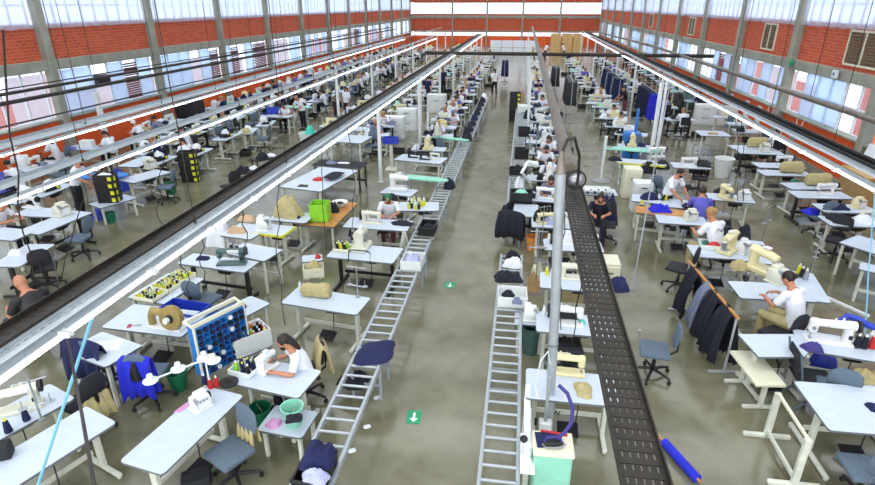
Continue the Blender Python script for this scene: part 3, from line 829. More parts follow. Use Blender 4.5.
for i, (x, z, r) in enumerate(((-14.5, 2.8, .06), (-14.9, 2.98, .05), (-12.2, 2.7, .022), (-15.6, 3.0, .02), (-9.2, 3.0, .03))):
    pipe('hanging_pipe' if r > .04 else 'hanging_wire', [(x, 8, z), (x, 66, z)], r, 'dark_metal' if i != 4 else 'galv',
         ['lower thick dark pipe in front of the left wall windows', 'upper thick dark pipe in front of the left wall windows', 'thin dark wire strung below the pipes by the left wall',
          'thin wire strung along the left wall beam', 'pale conduit beside the wide left trunking', 'thin conduit between the two left trays', 'thin conduit between the dark tray and the aisle'][i])
for i, (p0, p1, z) in enumerate((((0, 62), (220, 37), 3.1),)): pass
# service poles
@memo
def post_mesh(h, r): return B().box((0, 0, h / 2), (r * 2, r * 2, h), bev=.008).box((0, 0, .01), (.16, .16, .02)).done('post', 'white_plastic')
pole = spawn('service_pole', [('shaft', B().loft([(.62, 6.05, 0), (.55, 6.05, 2), (.47, 6.05, 3.72)], .058, 16).done('shaft', 'galv')),
       ('cone_cap', B().loft([(.47, 6.05, 3.7), (.465, 6.05, 3.95)], [.062, .02], 16).done('cone_cap', 'pipe_metal')),
       ('collar', B().loft([(.568, 6.05, 1.5), (.567, 6.05, 1.53)], .066, 16).done('collar', 'steel'))], V(0, 0, 0), 0, 'tall grey metal pole rising beside the mint ironing station', 'pole')
pipe('cable_loop', [(.47, 6.05, 3.93), (.52, 6.15, 4.05), (.62, 6.4, 4.02), (.72, 6.65, 3.75), (.74, 6.75, 3.5), (.74, 6.75, 3.3)], .018, 'dark_metal', 'dark cable looping from the tall grey pole to the tray', 'cable')
spawn('junction_box', [('ball', B().ell((0, 0, .1), (.09, .09, .09), 14).done('ball', 'steel')), ('collar', B().cyl((0, 0, 0), (0, 0, .05), .06).done('collar', 'dark_metal')), ('ring', B().loft([(.12 * math.cos(a), 0, .1 + .12 * math.sin(a)) for a in [math.pi * i / 8 for i in range(17)]], .012, 6, ref=V(0, 1, 0)).done('ring', 'dark_metal'))], V(.74, 6.95, 3.27), 0, 'round metal junction knob on the tray beside the tall pole', 'junction box')
def post(px, h, r, label, group=None): spawn('service_post', one(post_mesh(h, r)), at(px[0], px[1], 0), 0, label, 'post', group)
post((381, 182), 2.8, .05, 'white square post beside the blue crate on its stand')
post((420, 146), 2.8, .06, 'white square post behind the white cabinets in the second left row')
post((428, 146), 1.4, .04, 'short white post in front of the green capped worker row')
post((648, 170), 3.0, .045, 'white square post behind the mint ironing board on the right, front one of a pair')
post((654, 165), 3.0, .04, 'white square post behind the mint ironing board on the right, rear one of a pair')
spawn('floor_stand', [('shaft', B().cyl((0, 0, .03), (0, 0, 1.5), .05, n=12).done('shaft', 'white_plastic')), ('base_plate', B().lathe([(.3, 0), (.3, .02), (.06, .04)], n=20).done('base_plate', 'grey_paint'))], at(601, 181, 0), 0, 'white upright stand on a round base in the open floor right of the aisle', 'stand')
for y in range(24, 62, 6):
    for x in (-4.3, .35, 5.6, -8): spawn('service_post', one(post_mesh(2.8, .05)), V(x, y + .3, 0), 0, 'white service post standing among the far machine rows', 'post', 'white posts of the far rows')
# drop cords hanging from the trays to the machines
def cord(px0, z0, px1, z1, label, sag=.12, m='black', r=.008):
    a, b = at(px0[0], px0[1], z0), at(px1[0], px1[1], z1); k = rnd.uniform(0, 6)
    pts = [a.lerp(b, i / 8) + V(math.cos(k), math.sin(k), 0) * sag * math.sin(math.pi * i / 8) * (1 if i % 3 else .4) for i in range(9)]
    pipe('drop_cord', pts, r, m, label, 'cord', 6)
cord((57, 280), 2.8, (60, 360), .8, 'black cord hanging over the navy jacket chair')
cord((168, 240), 2.8, (188, 300), .8, 'black cord hanging over the yellow cones box')
cord((208, 215), 2.8, (207, 285), .8, 'black cord hanging over the grey chair by the teal machine')
cord((236, 195), 2.8, (243, 262), .8, 'black cord hanging left of the yellow edged table')
cord((281, 168), 2.8, (285, 325), .8, 'long black cord hanging in front of the beige covered machine')
cord((322, 147), 2.8, (326, 250), .8, 'thin black cord hanging over the white cutting table')
cord((347, 128), 2.8, (352, 228), .8, 'thin black cord hanging beside the dark topped table')
cord((164, 160), 2.8, (172, 248), .2, 'black cord hanging over the open floor of the left aisle', .3)
cord((262, 96), 2.8, (270, 150), .8, 'thin cord hanging by the tall stack of black crates')
cord((572, 170), 3.2, (561, 330), .8, 'left one of two black cords hanging down beside the tall pole')
cord((578, 185), 3.2, (572, 345), .8, 'right one of two black cords hanging down beside the tall pole')
cord((672, 72), 3.6, (632, 290), .3, 'long grey rod slanting down over the right aisle', .0, 'steel', .014)
cord((640, 330), 3.1, (622, 480), .2, 'thin steel rod slanting down from the brown tray', .0, 'steel', .012)
cord((735, 118), 2.8, (736, 210), .5, 'left one of two black cords over the right aisle floor', .2)
cord((741, 120), 2.8, (742, 212), .5, 'right one of two black cords over the right aisle floor', .2)
cord((875, 195), 2.8, (865, 335), .8, 'blue green cord hanging at the right edge over the big machine', .05, 'hose', .01)
cord((92, 318), 2.62, (38, 485), .75, 'pale blue air tube slanting down from the dark tray', .0, 'hose', .017)
cord((15, 20), 5.6, (52, 250), .9, 'dark cable slanting down past the left wall', .1, 'dark_metal', .012)
cord((3, 30), 5.2, (38, 290), .9, 'second dark cable slanting down past the left wall', .1, 'dark_metal', .01)
cord((83, 200), 2.7, (58, 290), .3, 'dark cable hanging beside the grey chair at the left', .1)
for i, (x, y0) in enumerate(((8.3, 13), (8.3, 18), (8.3, 24), (-14.5, 18), (-14.5, 22), (-14.5, 27), (-14.5, 32))):
    pipe('hanger_wire', [(x, y0, 2.85), (x, y0, 7.4)], .009, 'dark_metal', 'thin hanger wire in front of the %s wall windows' % ('right' if x > 0 else 'left'), 'wire', 6, 'hanger wires by the %s wall' % ('right' if x > 0 else 'left'))

# ------------------------------------------------------------ roller conveyors
def conveyor(x0, x1, ya, yb, label, z=.62):
    w = x1 - x0; L = yb - ya; P = []
    for x in (0, w): P.append(('side_rail', B().box((x, L / 2, z - .03), (.045, L - .02, .09), bev=.006).done('side_rail', 'galv')))
    n = int(round(L / .22)); rm = B().cyl((.02, 0, z), (w - .02, 0, z), .019, n=10).done('roller', 'galv')
    for i in range(n): P.append(('roller', off(rm, 0, (i + .5) * L / n)))
    for y in (.25, L - .25):
        for x in (0, w): P.append(('leg', B().box((x, y, (z - .07) / 2), (.04, .04, z - .07)).done('leg', 'galv')))
        P.append(('cross_tie', B().box((w / 2, y, .25), (w, .03, .03)).done('cross_tie', 'galv')))
    spawn('roller_conveyor', P, V(x0, ya, 0), 0, label, 'conveyor')
segs = ['nearest', 'second', 'third', 'fourth', 'fifth', 'sixth', 'seventh', 'eighth', 'ninth', 'tenth']
ya = 3.2
for i in range(8):
    conveyor(-2.22, -1.80, ya, ya + 3.6, 'roller conveyor section on the left side of the aisle, %s from the camera' % segs[i]); ya += 3.6
ya = 3.2
for i in range(2):
    conveyor(-.22, .2, ya, ya + 3.75, 'roller conveyor section right of the aisle, %s' % ('nearest, ending below the picture' if i == 0 else 'under the white bin of scraps')); ya += 3.75
for i in range(5):
    conveyor(-.2, .22, 13 + i * 3.4, 16.4 + i * 3.4, 'roller conveyor section right of the aisle beyond the brown chair, %s' % segs[i])
def crate(loc, label, rz=0, m='black', plain=False, s=1.0, group=None):
    if not isinstance(loc, Vector): loc = at(*loc)
    return spawn('crate', crate_plain(m) if plain else crate_parts(m), loc, R(rz), label, 'crate', group, scale=s)
def crates(px, n, desc, rz=0, z=0, s=1.0, m='black', plain=False):
    names = ['bottom', 'second', 'third', 'fourth', 'fifth', 'sixth', 'seventh']
    l = at(px[0], px[1], z)
    for i in range(n):
        crate(l + V(rnd.uniform(-.01, .01), rnd.uniform(-.01, .01), i * .202 * s), ('plain' if plain else 'stickered') + ' black crate, %s of the stack %s' % ('topmost' if i == n - 1 else names[i] + ' up' if i else 'lowest', desc), rz + rnd.uniform(-3, 3), m, plain, s=s)
def pile(px, z, n, size, m, label, rz=0):
    """folded cloth laid flat"""
    l = at(px[0], px[1], z)
    return spawn('folded_cloth', one(fold_mesh(n % 4)), l, R(rz), label, 'clothes', None, {None: m}, scale=size)
ZC = .645
crate((316, 478, ZC), 'black tray crate at the near end of the left conveyor under blue cloth', 88, plain=True, s=.95)
heap((319, 457, ZC + .2), (.42, .5, .22), 'navy', 'blue navy cloth heaped on the black crate at the near conveyor end', seed=2)
heap((315, 478, ZC + .18), (.34, .22, .12), 'lilac', 'pale lilac cloth under the blue heap at the near conveyor end', seed=3)
heap((375, 353, ZC), (.62, .78, .12), 'navy', 'navy blue garment lying flat across the left conveyor rollers', seed=1)
heap((354, 382, .2), (.5, .4, .2), 'dark_cloth', 'dark navy bundle under the left conveyor rollers', seed=4)
spawn('bin', one(tray_parts(.46, .4, .2, 'white_plastic')), at(413, 266, ZC), R(88), 'white bin with lilac cloth on the left conveyor', 'bin')
heap((413, 262, ZC + .12), (.38, .36, .2), 'lilac', 'lilac cloth sticking out of the white bin on the left conveyor', seed=5)
crate((428, 232, ZC), 'black crate on the left conveyor beside the white A shaped legs', 88, plain=True); heap((429, 229, ZC + .05), (.4, .3, .16), 'dark_cloth', 'dark cloth in the black crate by the white A shaped legs', seed=1)
heap((449, 187, ZC), (.42, .6, .3), 'dark_cloth', 'dark cloth stack on the conveyor at the tip of the mint ironing board', seed=6)
heap((468, 140, ZC), (.42, .7, .3), 'dark_cloth', 'dark cloth stack on the conveyor beside the second mint board', seed=0)
for i in range(9): heap(V(-2.02, 21.5 + i * 1.25, ZC), (.4, .8, rnd.uniform(.15, .4)), rnd.choice(('dark_cloth', 'dark_cloth', 'navy', 'white_cloth')), 'cloth bundle on the far stretch of the left conveyor', group='bundles on the far left conveyor')
spawn('bin', one(tray_parts(.5, .44, .2, 'white_plastic')), at(512, 302, ZC), R(2), 'white bin of cloth scraps on the right conveyor', 'bin')
heap((508, 296, ZC + .14), (.26, .22, .12), 'dark_cloth', 'black scraps in the white bin on the right conveyor', seed=3); heap((517, 302, ZC + .14), (.2, .2, .1), 'grey_cloth', 'blue grey scraps in the white bin on the right conveyor', seed=5)
heap((508, 279, ZC), (.62, .42, .2), 'dark_cloth', 'dark navy garments folded on the end of the right conveyor', seed=2)
heap((513, 266, ZC), (.42, .26, .22), 'white_cloth', 'white cloth behind the dark garments on the right conveyor', seed=4)
heap((512, 259, ZC), (.4, .2, .22), 'dark_cloth', 'dark cloth roll behind the white cloth on the right conveyor', seed=6)

# ------------------------------------------------------------ left rows, near
t1 = table([(128, 462), (170, 475), (236, 395)], 'long white table in front at the left with a pink cloth and overlock', stand=False, swap=True, D=.6)
machine((201, 407), 'small white overlock on the near end table beside the pink cloth', 'over', 'mach_white', 60, s=.7)
heap(at(184, 407, .765), (.1, .3, .012), 'pink', 'pink cloth strip on the front white table', rz=-20, seed=2, name='cloth_strip', cat='cloth')
ts = spawn('thread_rack', [('pole', B().cyl((0, 0, 0), (0, 0, .42), .012).done('pole', 'white_plastic')), ('arm', B().cyl((-.55, -.4, .3), (.1, .08, .42), .012).done('arm', 'white_plastic'))] +
     [('cone_dish', B().lathe([(.09, 0), (.095, .015), (.04, .04), (.035, .1), (.02, .105)], (x, y, z)).done('cone_dish', 'white_plastic')) for x, y, z in ((-.52, -.4, .3), (-.28, -.17, .34), (-.02, .02, .4), (.14, -.04, .42))], at(210, 385, .765), 0, 'white thread rack with four cone dishes on the front white table', 'thread rack')
cones([(at(205, 384, .765), 'navy'), (at(211, 388, .765), 'red'), (at(217, 386, .765), 'red')], 'threads on the front table', 'under the white dishes on the front table')
c1 = chair((231, 452), 152, 'grey blue office chair at the front white table with a beige strap')
drape(c1, 'khaki', 'beige strap hanging on the front grey chair back', 'cloth_strap', 2, .78, .55, 'cloth')
t2 = table([(228, 381), (303, 398), (320, 372)], 'white table of the seated woman beside the left conveyor, green bucket underneath', D=.62)
machine((268, 369), 'white sewing machine in front of the woman with brown hair', 'tall', 'mach_white', 160, s=.62)
spawn('thread_disc', one(B().lathe([(.12, 0), (.125, .02), (.03, .025), (.02, .06)], n=20).done('disc', 'black')), at(229, 383, .765), 0, 'black thread disc with white hub on the seated woman table', 'disc')
tr = spawn('parts_tray', one(tray_parts(.36, .3, .08, 'white_plastic')), at(246, 371, .765), R(-12), 'white tray of navy cones on the seated woman table', 'tray')
cones([(on(tr, x, y, .02), m) for x, y, m in ((-.1, .05, 'navy'), (0, .06, 'navy'), (.09, .05, 'navy'), (-.1, -.06, 'lime'), (0, -.05, 'navy'), (.1, -.07, 'black'))], 'threads in the woman table tray', 'in the white tray on the seated woman table', True)
c2 = chair((305, 372), 118, 'dark office chair under the seated woman with brown hair', dark=True)
drape(c2, 'khaki', 'khaki jacket on the chair back behind the seated woman', 'jacket', 3, .98, .85)
person('sew', (284, 340), 118, 'seated woman with long brown hair, black mask and white top, sewing by the left conveyor', 'white_cloth', 'dark_cloth', 'long', 'hair', 'mask', True)
bucket((262, 425), 'green', 'green bucket under the seated woman table beside the low stool')
st = table([(258, 431), (297, 438), (317, 411)], 'low white stool with a mint bucket and pink scraps', 'four', L=.62, D=.5, z=.46, cat='stool')
bucket((294, 424), 'mint', 'mint bucket of dark scraps on the low white stool', .462, .92); heap((294, 418, .7), (.24, .24, .06), 'dark_cloth', 'dark scraps filling the mint bucket', rz=10, seed=2, name='scraps', cat='scraps')
heap((274, 424, .462), (.22, .2, .07), 'pink', 'pink scraps on the low white stool', seed=4, name='scraps', cat='scraps')
t3 = table([(282, 304), (357, 316), (369, 297)], 'white sewing table with a beige covered machine, clear floor in front', stand=True)
heap(on(t3, -.22, .08), (.5, .22, .24), 'khaki', 'beige cover over the machine on the clear white table', 'dust_cover', 'machine cover', seed=2)
t3.children[0]
t4 = table([(327, 258), (397, 265), (402, 247)], 'white table with the big pale overlock in a black cable frame', 'motor black', D=.75)
m4 = machine((362, 248), 'big pale machine with a black cable frame near the left conveyor', 'tall', 'mach', 178, s=1.0)
pipe('bent_cable', [at(348, 262, .765), at(349, 250, 1.0), at(353, 250, 1.05), at(366, 251, 1.05), at(370, 253, 1.0), at(370, 264, .765)], .012, 'black', 'black cable bent round the big pale machine', 'cable')
tb4 = spawn('parts_tray', one(tray_parts(.34, .26, .07, 'cream')), at(343, 250, .765), R(-5), 'tray of yellow and black cones beside the big pale machine', 'tray')
cones([(on(tb4, x, y, .02), m) for x, y, m in ((-.11, .06, 'yellow'), (-.03, .06, 'black'), (.05, .07, 'yellow'), (.11, .03, 'lime'), (-.1, -.05, 'black'), (-.02, -.05, 'yellow'), (.06, -.05, 'black'))], 'threads beside the big pale machine', 'in the tray beside the big pale machine')
spawn('box', one(tray_parts(.4, .3, .2, 'cream')), at(314, 275, .45), R(20), 'cream box of scraps left of the big pale machine table', 'box')
heap((314, 267, .6), (.32, .24, .16), 'khaki', 'beige scraps in the cream box', seed=5, name='scraps', cat='scraps'); heap((318, 258, .74), (.12, .12, .1), 'red', 'red cloth on top of the beige scraps', seed=1, name='scraps', cat='scraps')
spawn('stool', table_parts(.42, .34, 'four', False), at(314, 277, 0) + V(0, 0, -.31), R(20), 'white stool carrying the cream box of scraps', 'stool')
t5 = table([(337, 228), (413, 233), (418, 220)], 'white table of the worker in the green cap', L=1.5, D=.65)
machine((372, 223), 'pale sewing machine in front of the green capped worker', 'lock', 'mach', 178, s=.95)
heap((402, 224, .765), (.6, .3, .09), 'dark_cloth', 'black cloth being sewn by the green capped worker', seed=3); heap((356, 235, .25), (.5, .35, .4), 'dark_cloth', 'dark bag under the green capped worker table', seed=6, name='bag', cat='bag')
person('sew', (388, 197), 186, 'worker in a green cap and white top sewing black cloth', 'white_cloth', 'burg', 'cap', 'green', 'mask', True)
chair((389, 216), 184, 'office chair under the worker in the green cap', dark=True)
spawn('machine_stand', [('leg', B().loft([(-.2, 0, 0), (0, 0, .85)], .03, 8).done('leg', 'leg_white')), ('leg', B().loft([(.2, 0, 0), (0, 0, .85)], .03, 8).done('leg', 'leg_white')), ('cross_bar', B().box((0, 0, .3), (.3, .03, .04)).done('cross_bar', 'leg_white'))], at(405, 265, 0), R(40), 'white A shaped leg frame between the green capped worker and conveyor', 'stand')

# blue pigeonhole rack of threads
P = [('side_frame', B().loft([(x, -.02, 0), (x, 0, 1.25), (x, .2, 1.3)], .02, 8).done('side_frame', 'cream')) for x in (-.42, .42)]
P += [('top_rail', B().box((0, y, 1.28), (.88, .04, .05)).done('top_rail', 'cream')) for y in (0, .2)]
gb = B()
for i in range(9): gb.box((-.4 + .1 * i, .08, .82), (.012, .2, .8))
for j in range(9): gb.box((0, .08, .43 + .098 * j), (.8, .2, .012))
gb.box((0, .185, .82), (.8, .01, .8)); P.append(('pigeonholes', gb.done('pigeonholes', 'skyblue')))
P.append(('foot', B().box((-.42, .0, .03), (.06, .5, .06)).done('foot', 'cream'))); P.append(('foot', B().box((.42, .0, .03), (.06, .5, .06)).done('foot', 'cream')))
ra_, rb_ = at(203, 325, 1.3), at(233, 302, 1.3)
rk = spawn('thread_cabinet', P, V((ra_.x + rb_.x) / 2, (ra_.y + rb_.y) / 2, 0), math.atan2(rb_.y - ra_.y, rb_.x - ra_.x) - .3, 'blue pigeonhole rack filled with dark thread spools', 'rack')
sp = B().lathe([(.036, 0), (.036, .01), (.024, .012), (.024, .07), (.036, .072), (.036, .085)], n=10, M=Matrix.Rotation(R(90), 4, 'X')).done('spool', 'dark_cloth')
for i in range(8):
    for j in range(8):
        if rnd.random() < .78:
            cc = rnd.choice(('dark_cloth', 'black', 'navy', 'navy', 'white_plastic'))
            nm = {'dark_cloth': 'dark', 'black': 'black', 'navy': 'navy', 'white_plastic': 'white'}[cc]
            l = on(rk, -.35 + .1 * i, .04, .48 + .098 * j)
            spawn('thread_spool', one(sp), l, rk.rotation_euler.z, '%s thread spool in the blue pigeonhole rack' % nm, 'thread', '%s spools in the blue rack' % nm, {None: cc})
t6 = table([(232, 322), (268, 303), (252, 296)], 'small white table with black clips behind the blue rack', 'four', L=.75, D=.5)
heap((240, 308, .765), (.28, .16, .1), 'black', 'black clips on the small table behind the blue rack', seed=0, name='clips', cat='clips')
sb = spawn('box', one(tray_parts(.6, .42, .3, 'white_plastic')), at(249, 346, .45), R(50), 'white box of yellow and red cones right of the blue rack', 'box')
spawn('stool', table_parts(.6, .44, 'four', False), V(sb.location.x, sb.location.y, -.31), R(50), 'white stool under the white box of cones', 'stool')
cones([(on(sb, -.24 + .095 * i + rnd.uniform(-.02, .02), -.14 + .09 * j, .16), rnd.choice(('yellow', 'yellow', 'lime', 'black', 'red', 'black', 'navy', 'orange_p'))) for i in range(6) for j in range(4)], 'threads in the white box', 'in the white box right of the blue rack')
t7 = table([(180, 263), (246, 272), (256, 262)], 'white table on black legs with the dark teal machine', 'motor black', D=.5)
machine((232, 264), 'dark teal sewing machine beside the grey chair', 'lock', 'mach_teal', 12, s=1.1)
heap((203, 259, .765), (.3, .2, .08), 'navy', 'navy scraps at the back of the teal machine table', seed=1, name='scraps', cat='scraps')
chair((204, 300), -10, 'grey blue office chair beneath the dark teal machine')
t8 = table([(105, 328), (188, 338), (205, 312)], 'white table with the gold brown machine and red scissors', D=.75)
g = spawn('bag_sealing_machine', [('arm', B().loft([(-.25, 0, 0), (-.25, 0, .16), (-.2, 0, .26), (-.02, 0, .26), (.1, 0, .2)], [.06, .06, .07, .06, .05], 12, ref=V(0, 1, 0)).done('arm', 'mach_gold')),
   ('guard', B().lathe([(.06, -.05), (.19, -.05), (.2, 0), (.19, .05), (.06, .05)], n=24, M=Matrix.Translation((.14, -.02, .2)) @ Matrix.Rotation(R(78), 4, 'X')).done('guard', 'mach_gold')),
   ('wheel', B().lathe([(.03, -.09), (.12, -.08), (.12, .0), (.03, .02)], n=24, M=Matrix.Translation((.14, -.06, .2)) @ Matrix.Rotation(R(78), 4, 'X')).done('wheel', 'black')),
   ('hub', B().lathe([(.01, -.04), (.045, -.03), (.045, .03), (.01, .03)], n=16, M=Matrix.Translation((.14, -.14, .21)) @ Matrix.Rotation(R(78), 4, 'X')).done('hub', 'white_plastic')),
   ('bed', B().box((0, 0, .015), (.6, .2, .03), bev=.008).done('bed', 'white_plastic'))], at(167, 327, .765), R(-6), 'gold brown machine with a big round guard on a white table', 'machine')
spawn('scissors', [('blade', B().box((.06, .012, .006), (.13, .014, .006), .12).box((.06, -.012, .006), (.13, .014, .006), -.12).done('blade', 'steel')), ('handle', B().loft([(-.05 + .03 * math.cos(a), .03 + .02 * math.sin(a), .008) for a in [2 * math.pi * i / 12 for i in range(13)]], .006, 6, ref=V(0, 0, 1)).done('handle', 'red')), ('handle', B().loft([(-.05 + .03 * math.cos(a), -.03 + .02 * math.sin(a), .008) for a in [2 * math.pi * i / 12 for i in range(13)]], .006, 6, ref=V(0, 0, 1)).done('handle', 'red'))], at(133, 326, .765), R(20), 'red handled scissors on the gold brown machine table', 'scissors')
bb = spawn('crate', one(tray_parts(.75, .42, .22, 'bluebox')), at(186, 318, .6), R(-8), 'big blue plastic crate behind the gold brown machine', 'crate')
spawn('stool', table_parts(.7, .42, 'four', False), V(bb.location.x, bb.location.y, -.16), R(-8), 'white stool under the big blue crate', 'stool')
t9 = table([(140, 298), (180, 305), (192, 278)], 'white table covered by open boxes of yellow and black cones', 'four', swap=True)
for (x, y, nm) in ((-.5, 0, 'near'), (.0, 0, 'middle'), (.46, 0, 'far')):
    q = spawn('parts_tray', one(tray_parts(.36, .42, .08, 'cream')), on(t9, x * .76, y), t9.rotation_euler.z, 'cream open box of cones, %s one of three behind the blue crate' % nm, 'box')
    cones([(on(q, -.12 + .08 * i + rnd.uniform(-.012, .012), -.14 + .09 * j, .02), rnd.choice(('yellow', 'yellow', 'black', 'black', 'lime', 'navy', 'white_plastic'))) for i in range(4) for j in range(4)], 'threads in the %s cream box' % nm, 'in the %s one of the three cream boxes' % nm, s=.72)
c3 = chair((148, 374), 12, 'office chair with a bright blue jacket'); drape(c3, 'royal', 'bright royal blue jacket over an office chair back', 'jacket', 4, .99, (.85, .9, 1.25))
heap(on(c3, 0, -.33, .62), (.2, .12, .3), 'black', 'black cloth hanging over the bright blue jacket', seed=3)
bucket((180, 388), 'green', 'green bucket on the floor left of the thread rack')
c4 = chair((84, 402), 75, 'dark office chair with a beige cloth near the left corner table', dark=True); drape(c4, 'khaki', 'khaki cloth hanging low on the dark chair back', 'cloth', 5, .68, .7, 'cloth')
t10 = table([(-30, 500), (51, 450), (92, 415)], 'white table in the near left corner with navy cones', L=1.5, D=.62)
t10b = table([(-45, 452), (18, 418), (52, 392)], 'white table under the pale machine in the near left corner', L=1.3, D=.6)
machine((18, 410), 'pale sewing machine in the near left corner under the lights', 'lock', 'mach', 35, s=1.1)
cones([(at(27, 420, .765), 'navy'), (at(9, 432, .765), 'navy')], 'cones in the corner', 'standing on the near left corner table', True, 1.2)
spawn('box', one(B().box((0, 0, .09), (.2, .16, .18), bev=.01).done('box', 'chair_dark')), at(3, 457, .765), R(30), 'dark grey box at the left edge of the corner table', 'box')
spawn('thread_tower', stand_parts if False else [('pole', stand_mesh())], V(at(42, 420, .76).x, at(42, 420, .76).y, .0), R(40), 'thread stand behind the pale corner machine', 'thread stand')
c5 = chair((104, 360), -5, 'office chair carrying the navy jacket below the dark tray'); drape(c5, 'navy', 'navy jacket over the chair below the dark tray', 'jacket', 6, 1.02, 1.2)
t11 = table([(85, 352), (112, 362), (122, 345)], 'white table with papers left of the gold brown machine', 'four', L=.9, D=.6)
spawn('paper_sheet', one(B().box((0, 0, .003), (.4, .3, .006)).done('paper', 'white_cloth')), at(107, 346, .765), R(20), 'white paper sheet on the table left of the gold brown machine', 'paper')
spawn('pedal_box', one(B().box((0, 0, .06), (.34, .26, .12), bev=.02).done('box', 'chair_dark')), at(197, 482, 0), R(30), 'dark foot plate on the floor under the front white table', 'foot plate')

# second left row
t12 = table([(249, 234), (282, 238), (294, 225)], 'table with a bright yellow edge below the tan leather pieces', 'motor', L=.85, D=.6)
spawn('edge_strip', one(B().box((0, -.3, 0), (.86, .02, .05)).box((.43, 0, 0), (.02, .6, .05)).done('strip', 'yellow')), on(t12, 0, 0, .745), t12.rotation_euler.z, 'yellow edging strip of the table with leather pieces', 'edging')
machine((264, 229), 'pale overlock on the yellow edged table', 'over', 'mach_white', 100)
heap((237, 232, .765), (.5, .26, .16), 'tan', 'tan leather pieces left of the yellow edged table', seed=2); heap((247, 220, .8), (.45, .25, .14), 'tan', 'tan leather pieces behind the yellow edged table', seed=4)
table([(228, 238), (250, 241), (262, 224)], 'white table under the tan leather pieces', 'four', L=.8, D=.8)
heap((222, 243, .3), (.75, .6, .62), 'white_cloth', 'big white cloth bundle left of the tan leather', seed=5)
t13 = table([(270, 222), (302, 225), (314, 212)], 'white table with the tall beige covered machine', 'motor', L=.95, D=.65)
heap(on(t13, -.15, .05), (.85, .55, .5), 'khaki', 'tall beige cover over a machine beside the lime crate', 'machine_cover', 'machine cover', seed=3)
heap((296, 218, .765), (.24, .18, .1), 'navy', 'navy pouch on the table of the tall beige cover', seed=1)
t14 = table([(234, 255), (268, 262), (273, 248)], 'white table with three black cones behind the teal machine', 'four', L=1.0, D=.6)
cones([(at(232, 252, .765), 'black'), (at(238, 253, .765), 'black'), (at(246, 254, .765), 'black')], 'three black cones', 'in a row of three behind the teal machine', s=1.2)
t15 = table([(285, 190), (327, 195), (352, 168)], 'large white cutting table with red cloth and dark folded cloth', 'four', L=1.3, D=2.2)
heap((318, 180, .765), (.3, .3, .1), 'red', 'red cloth on the large white cutting table', seed=4); pile((334, 178), .765, 1, (.42, .75, .09), 'dark_cloth', 'dark folded cloth on the large white cutting table', -10)
heap((303, 186, .765), (.35, .25, .05), 'black', 'black strips on the near corner of the cutting table', seed=2, name='cloth_strips')
t16 = table([(313, 168), (358, 171), (366, 160)], 'dark topped table behind the large white cutting table', 'four black', L=1.6, D=.7); 
spawn('table_cover', one(B().box((0, 0, .006), (1.62, .72, .012), bev=.003).done('cover', 'chair_dark')), on(t16, 0, 0, .76), t16.rotation_euler.z, 'dark grey cover on the table behind the cutting table', 'cover')
heap((331, 163, .78), (.4, .3, .08), 'grey_cloth', 'grey cloth on the far left of the dark topped table', seed=3); heap((344, 163, .78), (.5, .2, .03), 'white_cloth', 'white pattern pieces on the dark topped table', seed=0, name='pattern_pieces')
t17 = table([(301, 227), (328, 229), (352, 202)], 'wooden topped table with the lime crate and white bowl', 'four', L=.95, D=1.7, z=.62)
spawn('table_cover', one(B().box((0, 0, .012), (.98, 1.74, .024), bev=.004).done('cover', 'wood')), on(t17, 0, 0, .76), t17.rotation_euler.z, 'wooden board top under the lime crate', 'board')
spawn('crate', one(tray_parts(.42, .42, .42, 'lime')), at(321, 219, .66), R(5), 'lime green plastic crate on the wooden table', 'crate')
heap((333, 211, .66), (.4, .3, .26), 'dark_cloth', 'dark bag behind the lime green crate', seed=5, name='bag', cat='bag')
spawn('bowl', one(B().lathe([(.1, 0), (.2, .1), (.21, .12), (.18, .11), (.09, .02)], n=24).done('bowl', 'white_plastic')), at(340, 206, .66), 0, 'white bowl on the wooden table', 'bowl'); heap((340, 204, .72), (.2, .2, .08), 'black', 'black scraps in the white bowl', seed=1, name='scraps', cat='scraps')
crate((391, 143, .95), 'blue crate on a white stand beside the white post', 5, 'bluebox', True); spawn('machine_stand', [('shaft', B().box((0, 0, .46), (.1, .1, .92)).done('shaft', 'leg_white')), ('base_plate', B().box((0, 0, .02), (.4, .4, .04)).done('base_plate', 'leg_white'))], at(391, 185, 0) * 0 + V(at(391, 143, .95).x, at(391, 143, .95).y, 0), 0, 'white stand under the blue crate', 'stand')
table([(333, 146), (362, 148), (367, 132)], 'pale mint table left of the white post', 'four', L=1.3, D=1.2); table([(345, 134), (362, 135), (372, 124)], 'second pale mint table behind the first one', 'four', L=1.2, D=.7)
chair((372, 145), 180, 'grey office chair between the pale mint tables and the blue crate')
t18 = table([(404, 211), (427, 211), (433, 202)], 'white table with loose yellow cones beside the conveyor', 'motor', L=1.0, D=.65)
cones([(at(409 + 3 * (i % 6) + rnd.uniform(-1, 1), 203 + 3 * (i // 6) + rnd.uniform(-1, 1), .765), rnd.choice(('yellow', 'yellow', 'black', 'lime', 'white_plastic'))) for i in range(16)], 'loose threads', 'standing loose on the table beside the conveyor')
machine((400, 190), 'white machine standing behind the green capped worker', 'tall', 'mach_white', 90)
table([(388, 197), (404, 199), (410, 186)], 'white table under the machine behind the green capped worker', 'motor', L=.9, D=.6)
